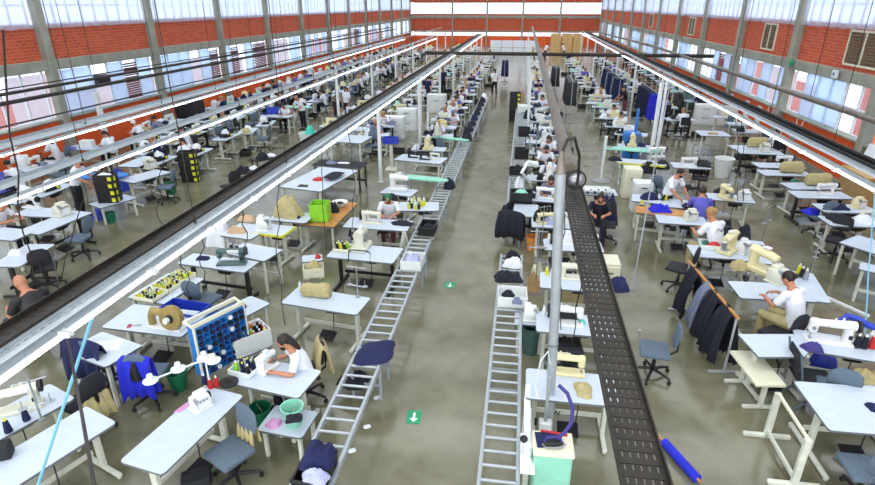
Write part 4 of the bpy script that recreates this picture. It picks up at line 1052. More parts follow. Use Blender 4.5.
def ironing_board(pa, pb, z, label, w=.36, m='mint'):
    a, b = at(pa[0], pa[1], z), at(pb[0], pb[1], z); L = (b - a).length; r = math.atan2(b.y - a.y, b.x - a.x)
    poly = [(-L / 2, -w / 2), (L / 2 - .4, -w / 2), (L / 2 - .1, -w * .3), (L / 2, -.05), (L / 2, .05), (L / 2 - .1, w * .3), (L / 2 - .4, w / 2), (-L / 2, w / 2)]
    P = [('board', B().prism(poly, z - .05, z, .012).done('board', m))]
    for x in (-L * .3, L * .2): P.append(('leg', B().loft([(x, -.14, 0), (x + .1, 0, z - .05)], .016, 8).loft([(x, .14, 0), (x + .1, 0, z - .05)], .016, 8).done('leg', 'grey_paint')))
    P.append(('iron_rest', B().box((-L / 2 + .12, 0, z + .012), (.2, .2, .024), bev=.004).done('iron_rest', 'steel')))
    c = (a + b) / 2; c.z = 0
    return spawn('ironing_board', P, c, r, label, 'ironing board')
ironing_board((399, 175), (448, 180), .92, 'mint ironing board pointing at the left conveyor')
ironing_board((434, 136), (469, 140), .9, 'narrow mint ironing board farther along the left conveyor', .25)
t19 = table([(397, 162), (440, 166), (444, 156)], 'white table with irons behind the mint ironing board', 'four', L=1.6, D=.8)
for i, (x, y) in enumerate(((-.3, .05), (.15, -.05), (.45, .1))): machine(on(t19, x, y), 'dark iron or machine on the table behind the mint board, %s' % ('left', 'middle', 'right')[i] if 0 else ('dark sewing machine on the irons table, %s of three' % ('left', 'middle', 'rightmost')[i]), 'lock', 'chair_dark' if i < 2 else 'mach', 170, py=1, s=.7)
def cabinet(px, w, d, h, label, m='white_plastic', rz=0, nd=2):
    l = at(px[0], px[1], 0)
    P = [('carcass', B().box((0, 0, h / 2), (w, d, h), bev=.01).done('carcass', m))]
    for i in range(nd):
        hh = (h - .1) / nd
        P.append(('drawer', B().box((0, -d / 2 - .008, .05 + hh * (i + .5)), (w - .05, .018, hh - .03), bev=.004).done('drawer', m), [('handle', B().box((0, -d / 2 - .03, .05 + hh * (i + .7)), (w * .3, .02, .02)).done('handle', 'black'))]))
    return spawn('cabinet', P, l, R(rz), label, 'cabinet')
cabinet((395, 138), .9, .5, .95, 'white cabinet left of the tall white posts', rz=0); cabinet((408, 130), .9, .5, 1.0, 'white cabinet behind the blue crate')
cabinet((437, 112), 1.0, .6, .95, 'pale cabinet beside the navy overall workers', rz=0, nd=1)
# dark seats with clothes in the left aisle
for i, (px, lb) in enumerate((((248, 184), 'near'), ((266, 170), 'far'))):
    b_ = spawn('bench', [('seat', B().box((0, 0, .43), (.5, .9, .05), bev=.01).done('seat', 'black'))] + [('leg', B().box((sx * .2, sy * .38, .2), (.035, .035, .41)).done('leg', 'leg_black')) for sx in (1, -1) for sy in (1, -1)], at(px[0], px[1], 0), R(-40), 'black bench in the left aisle beside the dark tray, %s one' % lb, 'bench')
    heap(on(b_, 0, -.1, .46), (.45, .6, .2), 'dark_cloth', 'dark clothes on the %s black bench in the left aisle' % lb, seed=i + 2); heap(on(b_, 0, .25, .46), (.34, .3, .12), 'white_cloth', 'white cloth on the %s black bench in the left aisle' % lb, seed=i)
chair((231, 186), 60, 'black office chair at the near end of the benches in the left aisle', dark=True)

# ------------------------------------------------------------ left block beyond the aisle
d1 = table([(127, 181), (141, 184), (162, 171)], 'white table with a grey machine left of the open aisle', swap=True, L=1.25, D=.7)
machine((151, 168), 'grey white overlock on the table by the green bucket chair', 'over', 'mach', 70)
chair((166, 187), 105, 'grey blue office chair in front of the green bin by the left aisle'); bucket((172, 193), 'green', 'green bin behind the grey chair by the left aisle', 0, 1.1, 'bin')
table([(120, 166), (142, 167), (160, 157)], 'second white table behind the one by the left aisle', swap=True, L=1.3, D=.7)
d2 = table([(22, 232), (47, 235), (87, 212)], 'white table on black legs with a pale overlock at the far left', 'motor black', swap=True, L=1.45, D=.65)
machine((63, 215), 'pale overlock on the black legged table at the far left', 'over', 'mach', 80)
chair((80, 238), 95, 'grey blue office chair in front of the black legged table at the far left')
s1 = table([(96, 206), (108, 210), (129, 196)], 'white stool carrying the four black crates', 'four', swap=True, L=1.0, D=.6, z=.5, cat='stool')
for i in range(4): crate(on(s1, -.05, 0, .762 + .192 * i), 'black crate with yellow stickers, %s of the four on the white stool' % ('lowest', 'second up', 'third up', 'topmost')[i], rnd.uniform(-3, 3) + 12, s=.95)
heap(on(s1, -.05, 0, 1.5), (.4, .3, .06), 'white_cloth', 'white cloth on the topmost crate of the white stool', seed=2)
bucket((112, 222), 'green', 'green tub under the white stool with crates', .0, .9, 'tub')
heap((100, 218, 0), (.5, .4, .3), 'bluebox', 'blue bag beneath the white stool with crates', seed=3, name='bag', cat='bag')
person('reach', (80, 160), -75, 'standing worker in white top and black trousers beside the black crates', 'white_cloth', 'black', 'tail', 'hair', 'mask', True, 1.04)
ironing_board((66, 176), (128, 174), .9, 'sky blue ironing board in front of the standing worker', .55, 'skyblue')
heap((120, 190, 0), (.6, .6, .8), 'bluebox', 'blue plastic sack under the sky blue ironing board', seed=4, name='sack', cat='sack')
pipe('iron_hose', [at(101, 174, .93), at(102, 168, 1.1), at(108, 165, 1.15), at(113, 170, 1.0), at(108, 175, .93)], .03, 'black', 'black hose loop on the sky blue ironing board', 'hose')
crates((192, 181), 5, 'in the left aisle by the open floor', 15, 0, 1.0); crates((244, 127), 6, 'far along the left aisle', 10)
person('sew', (3, 203), -80, 'man in white top leaning in at the far left edge', 'white_cloth', 'dark_cloth', 'short', 'hair', None, True)
t_ = table([(22, 219), (52, 220), (60, 206)], 'white table of the man at the far left edge', L=1.1, D=.6); machine((32, 208), 'white sewing machine of the man at the far left edge', 'lock', 'mach_white', -10)
person('sew', (20, 281), 72, 'bald man in a black polo shirt beneath the dark tray at the left', 'black', 'dark_cloth', None, 'hair', None, True, 1.18)
chair((25, 318), 72, 'dark office chair under the bald man in the black polo', dark=True)
table([(2, 262), (26, 262), (44, 248)], 'black legged white table at the left edge beyond the bald man', 'motor black', swap=True, L=1.1, D=.6); heap((16, 254, .765), (.3, .25, .12), 'white_cloth', 'white cloth on the left edge table beyond the bald man', seed=2)
chair((44, 268), 40, 'dark office chair at the left edge table beyond the bald man', dark=True)
table([(-6, 238), (14, 240), (22, 230)], 'white table cut by the left edge of the picture', 'four', L=.9, D=.6)
# people and tables by the left wall
for i, (hx, hy, rz, hair, lb) in enumerate(((46, 139, 100, 'long', 'with loose black hair leaning over a chair by the left wall'), (7, 163, 80, 'bun', 'with a dark bun at the left edge by the orange wall'), (16, 150, 60, 'cap', 'in a white cap at the left edge by the orange wall'),
        (104, 133, 80, 'tail', 'beside the white post by the left wall'), (182, 140, 60, 'tail', 'behind the black crates in the left block'), (133, 122, 95, 'cap', 'half hidden among white bundles by the left wall'))):
    person('sew', (hx, hy), rz, 'seated worker in white ' + lb, 'white_cloth', 'dark_cloth', hair, 'white_cloth' if hair == 'cap' else 'hair', 'mask')
chair((62, 160), 100, 'dark grey office chair beside the loose haired worker by the left wall')
tw = table([(68, 152), (100, 153), (112, 143)], 'white table with a pale box by the orange left wall', 'four', L=1.6, D=.7)
spawn('box', one(B().box((0, 0, .12), (.42, .3, .24), bev=.01).done('box', 'white_plastic')), at(88, 147, .765), R(10), 'pale box on the table by the orange left wall', 'box'); heap((71, 149, .765), (.34, .3, .1), 'purple', 'violet cloth on the table by the orange left wall', seed=1)
heap((84, 158, .5), (.3, .3, .2), 'red', 'red cloth hanging at the table by the orange left wall', seed=3)
spawn('service_post', one(post_mesh(2.4, .08)), at(110, 155, 0), 0, 'white post with a blue foot by the orange left wall', 'post')
heap(V(-15.3, 24.6, 0), (1.2, .8, 1.5), 'chair_dark', 'big dark grey covered machine by the left wall', 'dust_cover', 'machine cover', seed=2)
spawn('loudspeaker', [('cabinet', B().box((0, 0, .2), (.5, .3, .4), bev=.02).done('cabinet', 'black')), ('grille', B().box((0, -.155, .2), (.42, .01, .32)).done('grille', 'rubber')), ('wall_mount', B().box((0, .2, .2), (.06, .2, .06)).done('bracket', 'steel'))], V(XL + .5, 20.2, 2.5), R(70), 'black box hanging at the left wall windows', 'speaker')

for i, (px, nm) in enumerate((((141, 136), 'nearest the loose cloth'), ((153, 139), 'second along'), ((172, 130), 'behind the dark tray light'), ((205, 120), 'farther along'), ((197, 152), 'above the tall stack'), ((226, 137), 'right of the tall stack'), ((160, 160), 'above the white tables'), ((50, 190), 'nearest the left edge'), ((26, 196), 'at the left edge'))):
    l = at(px[0], px[1], .762); crate(l, 'stickered black crate on a table of the left block, ' + nm, 80, s=.8)
    table(V(l.x, l.y, 0), 'white table under the stickered crate ' + nm, 'motor', rz=90, L=1.2, D=.6)
    heap(l + V(0, 0, .12), (.36, .3, .2), 'white_cloth', 'white cloth in the stickered crate ' + nm, seed=i)
for i, (px, nm) in enumerate((((128, 131), 'left of the white post row'), ((152, 124), 'below the wide trunking'), ((208, 113), 'far along'), ((222, 111), 'farthest along'), ((40, 158), 'near the loose haired worker'))):
    l = at(px[0], px[1], .5); l.z = 0; l.x = max(l.x, -15.7)
    bk = spawn('basket', [('basket_body', B().lathe([(.3, 0), (.36, .5), (.38, .5), (.38, .54), (.34, .54), (.28, .03)], n=20).done('b', 'white_plastic'))], l, 0, 'white basket of cloth by the left wall, ' + nm, 'basket')
    heap(l + V(0, 0, .4), (.66, .62, .4), 'white_cloth', 'white cloth heaped in the basket ' + nm, seed=i + 3)
# generated mid and far rows -------------------------------------------------
def row(X, y0, y1, step, rz, desc, pp=.5, hp=.4, black=.2, fm=None, every=1.0):
    """a line of small sewing stations: table, machine and sometimes a worker, cloth and chair"""
    y = y0; rr = random.Random(int(X * 10) + 500)
    while y < y1:
        x = X + rr.uniform(-.12, .12); a = R(rz + rr.uniform(-6, 6))
        if taken(x, y, rz):
            y += .5; continue
        det = y < 22
        blk = rr.random() < black
        if det: o = spawn('sewing_table', table_parts(1.2, .6, 'motor black' if blk else 'motor', rr.random() < .5), V(x, y, 0), a, 'white sewing table %s' % desc, 'table', 'middle tables %s' % desc)
        else: o = spawn('sewing_table', one(far_table_mesh(blk)), V(x, y, 0), a, 'small far white sewing table %s' % desc, 'table', 'far tables %s' % desc)
        k = rr.random(); mm = rr.choice(('mach', 'mach_white', 'mach_white', 'mach_cream', 'mach'))
        if rr.random() < .9:
            l = on(o, rr.uniform(-.15, .15), .05)
            if det: spawn('sewing_machine', MK[rr.choice(('lock', 'lock', 'over', 'tall'))](mm), l, a, 'pale sewing machine %s' % desc, 'sewing machine', 'middle machines %s' % desc)
            else: spawn('sewing_machine', one(far_machine(0 if k < .6 else 1)), l, a, 'tiny far pale sewing machine %s' % desc, 'sewing machine', 'far machines %s' % desc, {None: mm})
        if y < 30:
            for q in range(rr.randrange(1, 5) if y < 24 else 2):
                cm = rr.choice(('white_plastic', 'yellow', 'black', 'navy', 'white_plastic')); cn = {'white_plastic': 'white', 'yellow': 'yellow', 'black': 'black', 'navy': 'navy'}[cm]
                spawn('thread_cone', [(None, cone_parts()[0][1])] , on(o, rr.uniform(.3, .5), rr.uniform(-.05, .24)), 0, '%s cone on a table %s' % (cn, desc), 'thread', '%s cones %s' % (cn, desc), {None: cm}, scale=1.1)
        for _ in range(2 if y < 36 else 1):
            if rr.random() > hp + .15: continue
            hm = rr.choice(('dark_cloth', 'navy', 'white_cloth', 'khaki', 'dark_cloth', 'grey_cloth', 'mint'))
            nm = {'dark_cloth': 'dark', 'navy': 'navy', 'white_cloth': 'white', 'khaki': 'khaki', 'grey_cloth': 'grey', 'mint': 'mint green'}[hm]
            spawn('cloth_bundle', one(heap_mesh(rr.randrange(7))), on(o, rr.choice((-.42, .42, .2, -.2)), rr.uniform(-.12, .05)), a, '%s cloth on a table %s' % (nm, desc), 'clothes', '%s cloth %s' % (nm, desc), {None: hm}, scale=(.36, .4, rr.uniform(.1, .25)))
        if rr.random() < pp and y < 62:
            ca, sa = math.cos(a), math.sin(a); q = on(o, 0, -.5, 0)
            hz = V(q.x, q.y, 0); h = POSE['sew']['head']
            hd = V(hz.x + ca * h[0] - sa * h[1], hz.y + sa * h[0] + ca * h[1], 0)
            shm = rr.choice(('white_cloth', 'white_cloth', 'white_cloth', 'navy', 'purple', 'grey_cloth')); sn = {'white_cloth': 'white', 'navy': 'navy', 'purple': 'violet', 'grey_cloth': 'grey'}[shm]
            person('sew', hd, math.degrees(a), 'seated worker in a %s top %s' % (sn, desc), shm, 'dark_cloth', rr.choice(('bun', 'tail', 'cap')), rr.choice(('hair', 'hair', 'hair_light')), 'mask', False, 1.0, '%s workers %s' % (sn, desc), simple=not det)
            spawn('office_chair', one(far_chair()) if not det else chair_parts(), V(q.x, q.y, 0), a, 'dark office chair under a worker %s' % desc, 'chair', 'occupied chairs %s' % desc, {None: 'chair_dark', 'seat': 'chair_dark', 'backrest': 'chair_dark'})
        elif rr.random() < .6 and y < 50:
            spawn('office_chair', one(far_chair()) if not det else chair_parts(), on(o, rr.uniform(-.2, .2), -.62, 0), a + rr.uniform(-.6, .6), 'empty office chair %s' % desc, 'chair', 'empty chairs %s' % desc)
        if rr.random() < .4 and y < 50: spawn('crate', crate_parts('black') if det else crate_plain('black'), (lambda v: V(min(max(v.x, -15.9), 9.7), v.y, 0))(on(o, rr.choice((-.9, .9)), -.1, 0)), a, 'black crate on the floor %s' % desc, 'crate', 'floor crates %s' % desc)
        y += step * rr.uniform(.9, 1.15) * (1 if y < 45 else 1.35)
#RIGHT
def letter(fc, m):
    t = bpy.data.objects.new('tmp', fc); C.objects.link(t); bpy.context.view_layer.update()
    me = bpy.data.meshes.new_from_object(t); bpy.data.objects.remove(t); me.materials.clear(); me.materials.append(MATS[m])
    o = bpy.data.objects.new('lettering', me); C.objects.link(o); return o
# ------------------------------------------------------------ row just right of the aisle, near
# mint ironing station
ic = at(550, 462, .45)
P = [('body', B().box((0, 0, .42), (.42, .34, .84), bev=.02).done('body', 'mint')), ('worktop', B().box((0, 0, .86), (.45, .37, .05), bev=.01).done('worktop', 'cream')), ('iron_pad', B().box((-.05, .03, .893), (.28, .24, .015), rz=.1, bev=.004).done('iron_pad', 'navy'))]
ist = spawn('ironing_station', P, at(553, 443, .88) * 1 + V(0, 0, -.88), R(1), 'mint green ironing station at the foot of the tall grey pole', 'ironing station')
B1 = B().prism([(-.13, 0), (-.1, -.05), (.02, -.06), (.1, -.035), (.14, 0), (.1, .035), (.02, .06), (-.1, .05)], 0, .02, .004).done('soleplate', 'steel')
B2 = B().prism([(-.12, 0), (-.09, -.04), (.0, -.045), (.09, -.02), (.11, 0), (.09, .02), (.0, .045), (-.09, .04)], .02, .06, .012).done('iron_body', 'black')
B3 = B().loft([(-.1, 0, .06), (-.08, 0, .11), (.02, 0, .125), (.07, 0, .1), (.08, 0, .055)], .016, 8, ref=V(0, 1, 0)).done('handle', 'violet')
spawn('iron', [('soleplate', B1), ('iron_body', B2), ('handle', B3)], on(ist, 0, -.06, .902), R(8), 'electric iron on the mint ironing station', 'iron')
h0 = on(ist, .05, -.05, 1.02)
pipe('iron_hose', [h0 + V(-.02, 0, -.03), h0 + V(.06, .04, .03), h0 + V(.13, .1, .12), h0 + V(.14, .2, .25), h0 + V(.08, .3, .36), h0 + V(-.02, .36, .42)], .022, 'violet', 'dark violet steam hose rising from the iron', 'hose')
spawn('red_bar', one(B().box((0, 0, 0), (.3, .03, .03), bev=.006).done('bar', 'red')), on(ist, .02, .14, .9), R(-6), 'red bar behind the iron', 'bar')
spawn('valve_box', [('box', B().box((0, 0, .06), (.16, .12, .12), bev=.01).done('box', 'white_plastic')), ('plug', B().cyl((-.12, 0, .04), (-.12, 0, .14), .018).done('plug', 'black')), ('base', B().box((0, 0, .4), (.04, .04, .8)).done('b', 'grey_paint'))], at(545, 425, .4) * 1 - V(0, 0, .05), 0, 'white valve box on the tall pole above the iron', 'valve box')
pipe('white_cable', [(.55, 6.0, 1.25), (.5, 5.9, 1.5), (.42, 5.9, 1.35), (.38, 5.85, 1.0), (.42, 5.75, .9)], .009, 'white_plastic', 'white cable looping beside the tall pole', 'cable')
spawn('cable_duct', [('duct', B().box((0, 0, .45), (.07, .06, .9), bev=.006).done('duct', 'white_plastic')), ('duct_run', B().box((0, -.55, .7), (.08, 1.1, .06), bev=.006).done('duct_run', 'white_plastic'))], V(.3, 6.0, 0), 0, 'white cable duct between the right conveyor and the tall pole', 'duct')
spawn('spray_can', [('can', B().lathe([(.05, 0), (.06, .02), (.055, .14), (.03, .16)], n=16).done('can', 'white_plastic')), ('knob', B().ell((-.05, .05, .17), (.045, .045, .045), 12).done('knob', 'black'))], V(.3, 5.0, .7), 0, 'white canister with a black knob beside the near right conveyor', 'canister')
spawn('machine_stand', [('plate', B().box((0, 0, .67), (.16, .6, .04)).done('plate', 'white_plastic')), ('leg', B().box((0, 0, .325), (.06, .06, .65)).done('leg', 'leg_white'))], V(.3, 5.05, 0), 0, 'narrow white stand carrying the canister', 'stand')
r1 = table([(528, 399), (622, 408), (613, 375)], 'white sewing table with beige cloth nearest right of the aisle', L=1.2, D=.65)
spawn('lettering', one(B().box((0, 0, 0), (.001, .001, .001)).done('x', 'black')), on(r1, 0, .1, .2), 0, 'x', 'x') if 0 else None
machine((566, 373), 'cream sewing machine behind the beige cloth on the nearest right table', 'lock', 'mach_cream', 178)
heap((583, 390, .765), (.26, .42, .09), 'khaki', 'beige cloth lying on the nearest right table', seed=3)
fc = bpy.data.curves.new('lettering', 'FONT'); fc.body = 'EN'; fc.size = .11; fc.extrude = .002; fc.align_x = 'CENTER'; fc.shear = .3
fo = letter(fc, 'black'); fo.parent = r1; fo.location = (-.18, .6 * .25 - .022, .165); fo.rotation_euler = (R(90), 0, 0)
r2 = table([(548, 333), (604, 338), (600, 316)], 'white table of the machine hidden behind the tall grey pole', L=1.2, D=.62)
machine((566, 324), 'white sewing machine right behind the tall grey pole', 'lock', 'mach_white', 178, s=1.05)
c6 = chair((567, 345), 185, 'dark office chair tucked under the table behind the tall pole', dark=True)
heap(on(r2, .1, .05), (.16, .1, .08), 'turq', 'small green tool on the table behind the tall pole', seed=2, name='tool', cat='tool')
r3 = table([(556, 289), (593, 292), (590, 275)], 'white glossy table third from the iron station right of the aisle', L=1.2, D=.65)
machine(on(r3, .0, .12), 'cream sewing machine on the glossy third right table', 'lock', 'mach', 178, py=1)
r4 = table([(561, 251), (585, 252), (584, 240)], 'white table fourth from the iron station right of the aisle', L=1.2, D=.6)
machine(on(r4, -.1, .1), 'pale machine on the fourth right table', 'over', 'mach_white', 178, py=1)
heap(on(r3, .05, .62, 0), (.5, .3, .75), 'khaki', 'beige bundle behind the glossy third right table', seed=4); heap(on(r3, .5, .62, 0), (.3, .3, .75), 'wood', 'brown bundle behind the glossy third right table', seed=2)
chair((560, 262), 185, 'dark office chair by the fourth right table', dark=True)
r5 = table(V(1.0, 12.3, 0), 'white table fifth from the iron station right of the aisle', rz=180, L=1.2, D=.6)
heap(on(r5, .1, 0), (.5, .4, .25), 'lilac', 'pale lilac cloth on the fifth right table', seed=3); machine(on(r5, -.25, 0), 'white machine on the fifth right table', 'over', 'mach_white', 0, py=1)
bucket((524, 342), 'green', 'dark green bucket half hidden by the right conveyor', s=1.15)
spawn('waste_bin', one(B().lathe([(.12, 0), (.15, .5), (.14, .5), (.11, .02)], n=16).done('bin', 'mach_teal')), at(530, 352, 0), 0, 'teal waste bin behind the right conveyor rail', 'bin')
machine((530, 318), 'small white winder behind the right conveyor rail', 'over', 'mach_white', 90, z=.6, s=.8)
spawn('stool', table_parts(.5, .4, 'four', False), V(at(530, 318, .6).x, at(530, 318, .6).y, -.165), 0, 'white stool under the small winder', 'stool')
# thread stands along the tall pole
for i, (px, lb) in enumerate((((535, 292), 'beside the white bin of scraps'), ((540, 262), 'beside the dark garments'), ((527, 176), 'by the white A arms'))):
    spawn('thread_stand', one(stand_mesh(0)), at(px[0], px[1], 0), R(30 * i), 'steel thread stand ' + lb, 'thread stand')
    for q in range(3): pass
heap((533, 290, 0), (.34, .34, .48), 'carton', 'paper wrapped bundle between the right conveyor and third table', seed=1); heap((537, 278, 0), (.3, .3, .45), 'cream', 'cream yarn between the right conveyor and third table', seed=4)
spawn('waste_bin', one(B().lathe([(.12, 0), (.16, .34), (.15, .34), (.11, .02)], n=16).done('bin', 'orange_p')), at(532, 249, .0), 0, 'orange plastic bin beside the wooden chair', 'bin')
# wooden chair with dark coat, black frame table
wc = spawn('wooden_chair', wood_chair_parts(), V(at(514, 226, .45).x, at(514, 226, .45).y, 0), R(-10), 'wooden chair with steel legs and a dark coat', 'chair')
spawn('jacket', one(drape_mesh(2)), on(wc, -.05, -.2, .92), R(-10), 'dark coat hanging over the wooden chair', 'jacket', None, {None: 'dark_cloth'}, scale=1.25)
heap((508, 214, .46), (.4, .5, .35), 'dark_cloth', 'dark coat sleeve bundle on the wooden chair seat', seed=4)
ft = table([(518, 218), (534, 219), (533, 203)], 'black framed table with a white sheet top beside the wooden chair', 'four black', L=.6, D=.9)
crate((520, 205, .645), 'black tub at the right conveyor end under the green cloth one', 2, plain=True, s=1.0); crate((521, 199, .85), 'black tub holding green cloth, upper one', 2, plain=True, s=1.05)
heap((521, 195, .92), (.46, .32, .16), 'mint', 'green cloth filling the black tub', seed=3)
spawn('carton', one(B().box((0, 0, .2), (.5, .4, .4), bev=.01).done('carton', 'carton')), V(1.0, 13.2, .0), R(4), 'brown carton behind the black framed table', 'carton')
heap((538, 228, .55), (.4, .5, .5), 'dark_cloth', 'dark coat of a bent worker left of the tall pole', seed=2); heap((605, 222, .3), (.7, .6, .8), 'navy', 'navy garment heap right of the brown tray', seed=5); heap((617, 288, .6), (.5, .4, .25), 'navy', 'navy cloth end sticking out right of the brown tray', seed=4)
cabinet((606, 285), .4, .5, .6, 'cream cabinet holding the navy cloth end right of the brown tray', 'cream', nd=1)
person('sew', (601, 197), 172, 'worker in dark clothes half hidden by the brown tray', 'dark_cloth', 'dark_cloth', 'tail', 'hair', 'mask', True)
chair((606, 224), 172, 'office chair under the dark clothed worker behind the brown tray', dark=True)
spawn('parts_tray', one(tray_parts(.8, .4, .08, 'white_plastic')), at(595, 191, .78), 0, 'white tray of black clips behind the brown tray', 'tray'); table([(582, 196), (609, 197), (608, 187)], 'white table carrying the tray of black clips', 'motor', L=1.1, D=.6)
for i in range(7): heap(at(584 + 3.6 * i, 191 + (i % 2) * 2, .8), (.09, .12, .06), 'black', 'black clip in the white tray behind the brown tray', seed=i, name='clip', cat='clip', group='black clips in the white tray')
for i, (px, lb) in enumerate((((521, 158), 'near'), ((524, 136), 'far'))):
    crates(px, 2, 'on the right conveyor, %s one of two pairs' % lb, 3, .645, .85, plain=True)
crates((514, 121), 7, 'at the right edge of the main aisle', 4, 0, 1.0)
crate((518, 174, .65), 'black tub of dark cloth on the far right conveyor', 0, plain=True); heap((518, 172, .72), (.4, .3, .25), 'dark_cloth', 'dark cloth rising from the tub on the far right conveyor', seed=2)
heap((519, 186, .65), (.3, .5, .3), 'white_cloth', 'white cloth on the far right conveyor', seed=2); heap((527, 118, .66), (.4, .7, .4), 'dark_cloth', 'dark cloth on the far right conveyor, near the crates', seed=3)
cabinet((523, 125), .6, .5, .95, 'small white cabinet beside the tall crate stack', nd=1); spawn('leaning_board', one(B().box((0, 0, .5), (.05, .8, 1.1), bev=.01).done('board', 'wood')), at(522, 110, .0), R(4), 'wooden board standing behind the tall crate stack', 'board')
# white arms over the row
spawn('work_lamp', [('arm', B().loft([(0, 0, 0), (-.25, -.3, .35), (-.1, -.1, .6)], .05, 8).done('arm', 'white_plastic')), ('head', B().loft([(-.1, -.1, .6), (.15, .05, .5)], [.06, .09], 10).done('head', 'white_plastic'))], at(530, 182, .76), 0, 'white folded cloth arm over the row beyond the wooden chair', 'lamp')

# hanging garments and racks
def rail(p0, p1, h, label, m='wood', legs=True):
    a, b = Vector(p0), Vector(p1); d = (b - a); L = d.length; r = math.atan2(d.y, d.x)
    P = [('rail', B().cyl((-L / 2 - .05, 0, h), (L / 2 + .05, 0, h), .024).done('rail', m))]
    for s in (-1, 1):
        P.append(('upright', B().cyl((s * L / 2, 0, .02), (s * L / 2, 0, h), .018).done('upright', 'grey_paint')))
        P.append(('foot', B().box((s * L / 2, 0, .02), (.05, .5, .04), bev=.008).done('foot', 'grey_paint')))
    c = (a + b) / 2
    return spawn('garment_rail', P, V(c.x, c.y, 0), r, label, 'rail'), L
ra, rb = at(690, 262, 1.02), at(737, 317, 1.02)
rl, L = rail((ra.x, ra.y, 0), (rb.x, rb.y, 0), 1.02, 'garment rail with a wooden pole beside the woman sewing at the right')
for i, (t, m, lb) in enumerate(((-.36, 'dark_cloth', 'black trousers on the wooden rail, nearest the text shirt worker'), (-.06, 'grey_cloth', 'blue grey trousers between the dark ones on the wooden rail'), (.1, 'dark_cloth', 'black trousers in the middle of the wooden rail'), (.34, 'dark_cloth', 'black trousers on the near end of the wooden rail'))):
    spawn('trousers', one(drape_mesh(i)), on(rl, t * L, 0, 1.06), rl.rotation_euler.z, lb, 'trousers', None, {None: m}, scale=(.75, 1.5, 1.75) if m != 'grey_cloth' else (.4, 1.7, 1.5))
chair((656, 350), 82, 'grey blue office chair alone on the floor right of the brown tray')
chair((680, 268), 60, 'dark office chair under the table of the text shirt worker', dark=True)

# workers at the right
q1 = table([(700, 260), (750, 263), (741, 245)], 'white table with a box of red scraps beside the text shirt worker', L=1.2, D=.62, stand=False)
bx = spawn('box', one(tray_parts(.46, .38, .1, 'white_plastic')), at(711, 247, .765), R(-5), 'white box of red and green scraps', 'box')
heap(on(bx, .05, -.02, .03), (.3, .24, .1), 'red', 'red scraps in the white box', seed=3, name='scraps', cat='scraps'); heap(on(bx, -.1, .08, .03), (.2, .16, .09), 'green', 'green scraps in the white box', seed=1, name='scraps', cat='scraps')
machine((727, 252), 'tall cream machine beside the box of red scraps', 'tall', 'mach_cream', -40, s=.95)
machine((742, 252), 'white machine head right of the tall cream machine', 'over', 'mach_white', 40, s=.9)
spawn('thread_stand', one(stand_mesh(0)), at(757, 262, 0), R(50), 'thread stand with white arms on the open floor side of the text shirt worker', 'thread stand')
q1b = table([(745, 263), (768, 266), (760, 240)], 'white table of threads right of the box of red scraps', L=1.2, D=.55, swap=True)
cones([(on(q1b, -.45 + .13 * i, .1), m) for i, m in enumerate(('white_plastic', 'white_plastic', 'yellow', 'white_plastic', 'black', 'white_plastic'))], 'threads on the narrow table', 'on the narrow table right of the text shirt worker')
heap((744, 236, .765), (.25, .5, .3), 'dark_cloth', 'dark garment under the needle beside the text shirt worker', seed=6)
tp = person('sew', (711, 212), 30, 'worker with light hair in a white shirt with lettering, seen from behind', 'white_cloth', 'khaki', 'bun', 'hair_light', None, True, 1.16)
fc = bpy.data.curves.new('lettering', 'FONT'); fc.body = 'Traffic'; fc.size = .125; fc.extrude = .002; fc.align_x = 'CENTER'
fo = letter(fc, 'chair_dark'); fo.parent = tp; fo.location = (0, -.07, .93); fo.rotation_euler = (R(110), 0, 0)
chair((712, 244), 30, 'dark office chair under the worker with the lettered shirt', dark=True)
q0 = table([(668, 226), (697, 228), (694, 214)], 'white table left of the lettered shirt worker', L=1.1, D=.6)
person('sew', (703, 190), -12, 'worker in a violet blue shirt seen from behind', 'purple', 'dark_cloth', 'short', 'hair', None, True, 1.05)
heap((703, 186, 1.2), (.01, .01, .01), 'hair', 'x') if 0 else None
chair((703, 214), -12, 'office chair under the worker in the violet blue shirt', dark=True)
person('reach', (681, 172), -140, 'man in a white t-shirt and black mask standing at a table', 'white_cloth', 'dark_cloth', 'short', 'hair', 'mask', True, 1.0)
q2 = table([(668, 210), (694, 212), (690, 198)], 'white table in front of the man in the black mask', L=1.1, D=.65)
heap((689, 207, .765), (.4, .3, .12), 'navy', 'navy cloth on the table of the man in the black mask', seed=2)
chair((664, 192), -60, 'burgundy grey office chair behind the man in the black mask'); 
q3 = table([(722, 204), (745, 206), (738, 192)], 'white machine table right of the violet shirt worker', L=1.1, D=.6); machine((726, 199), 'cream machine in front of the violet shirt worker', 'tall', 'mach_cream', 20, s=.8)
heap((720, 192, .765), (.45, .3, .12), 'dark_cloth', 'dark cloth at the machine of the violet shirt worker', seed=5)
cones([(at(721, 190, .77), 'black'), (at(725, 189, .77), 'black')], 'black pair', 'beyond the violet shirt worker')
spawn('thread_stand', one(stand_mesh(0)), at(722, 214, 0), R(20), 'cream thread stand right of the violet shirt worker', 'thread stand')
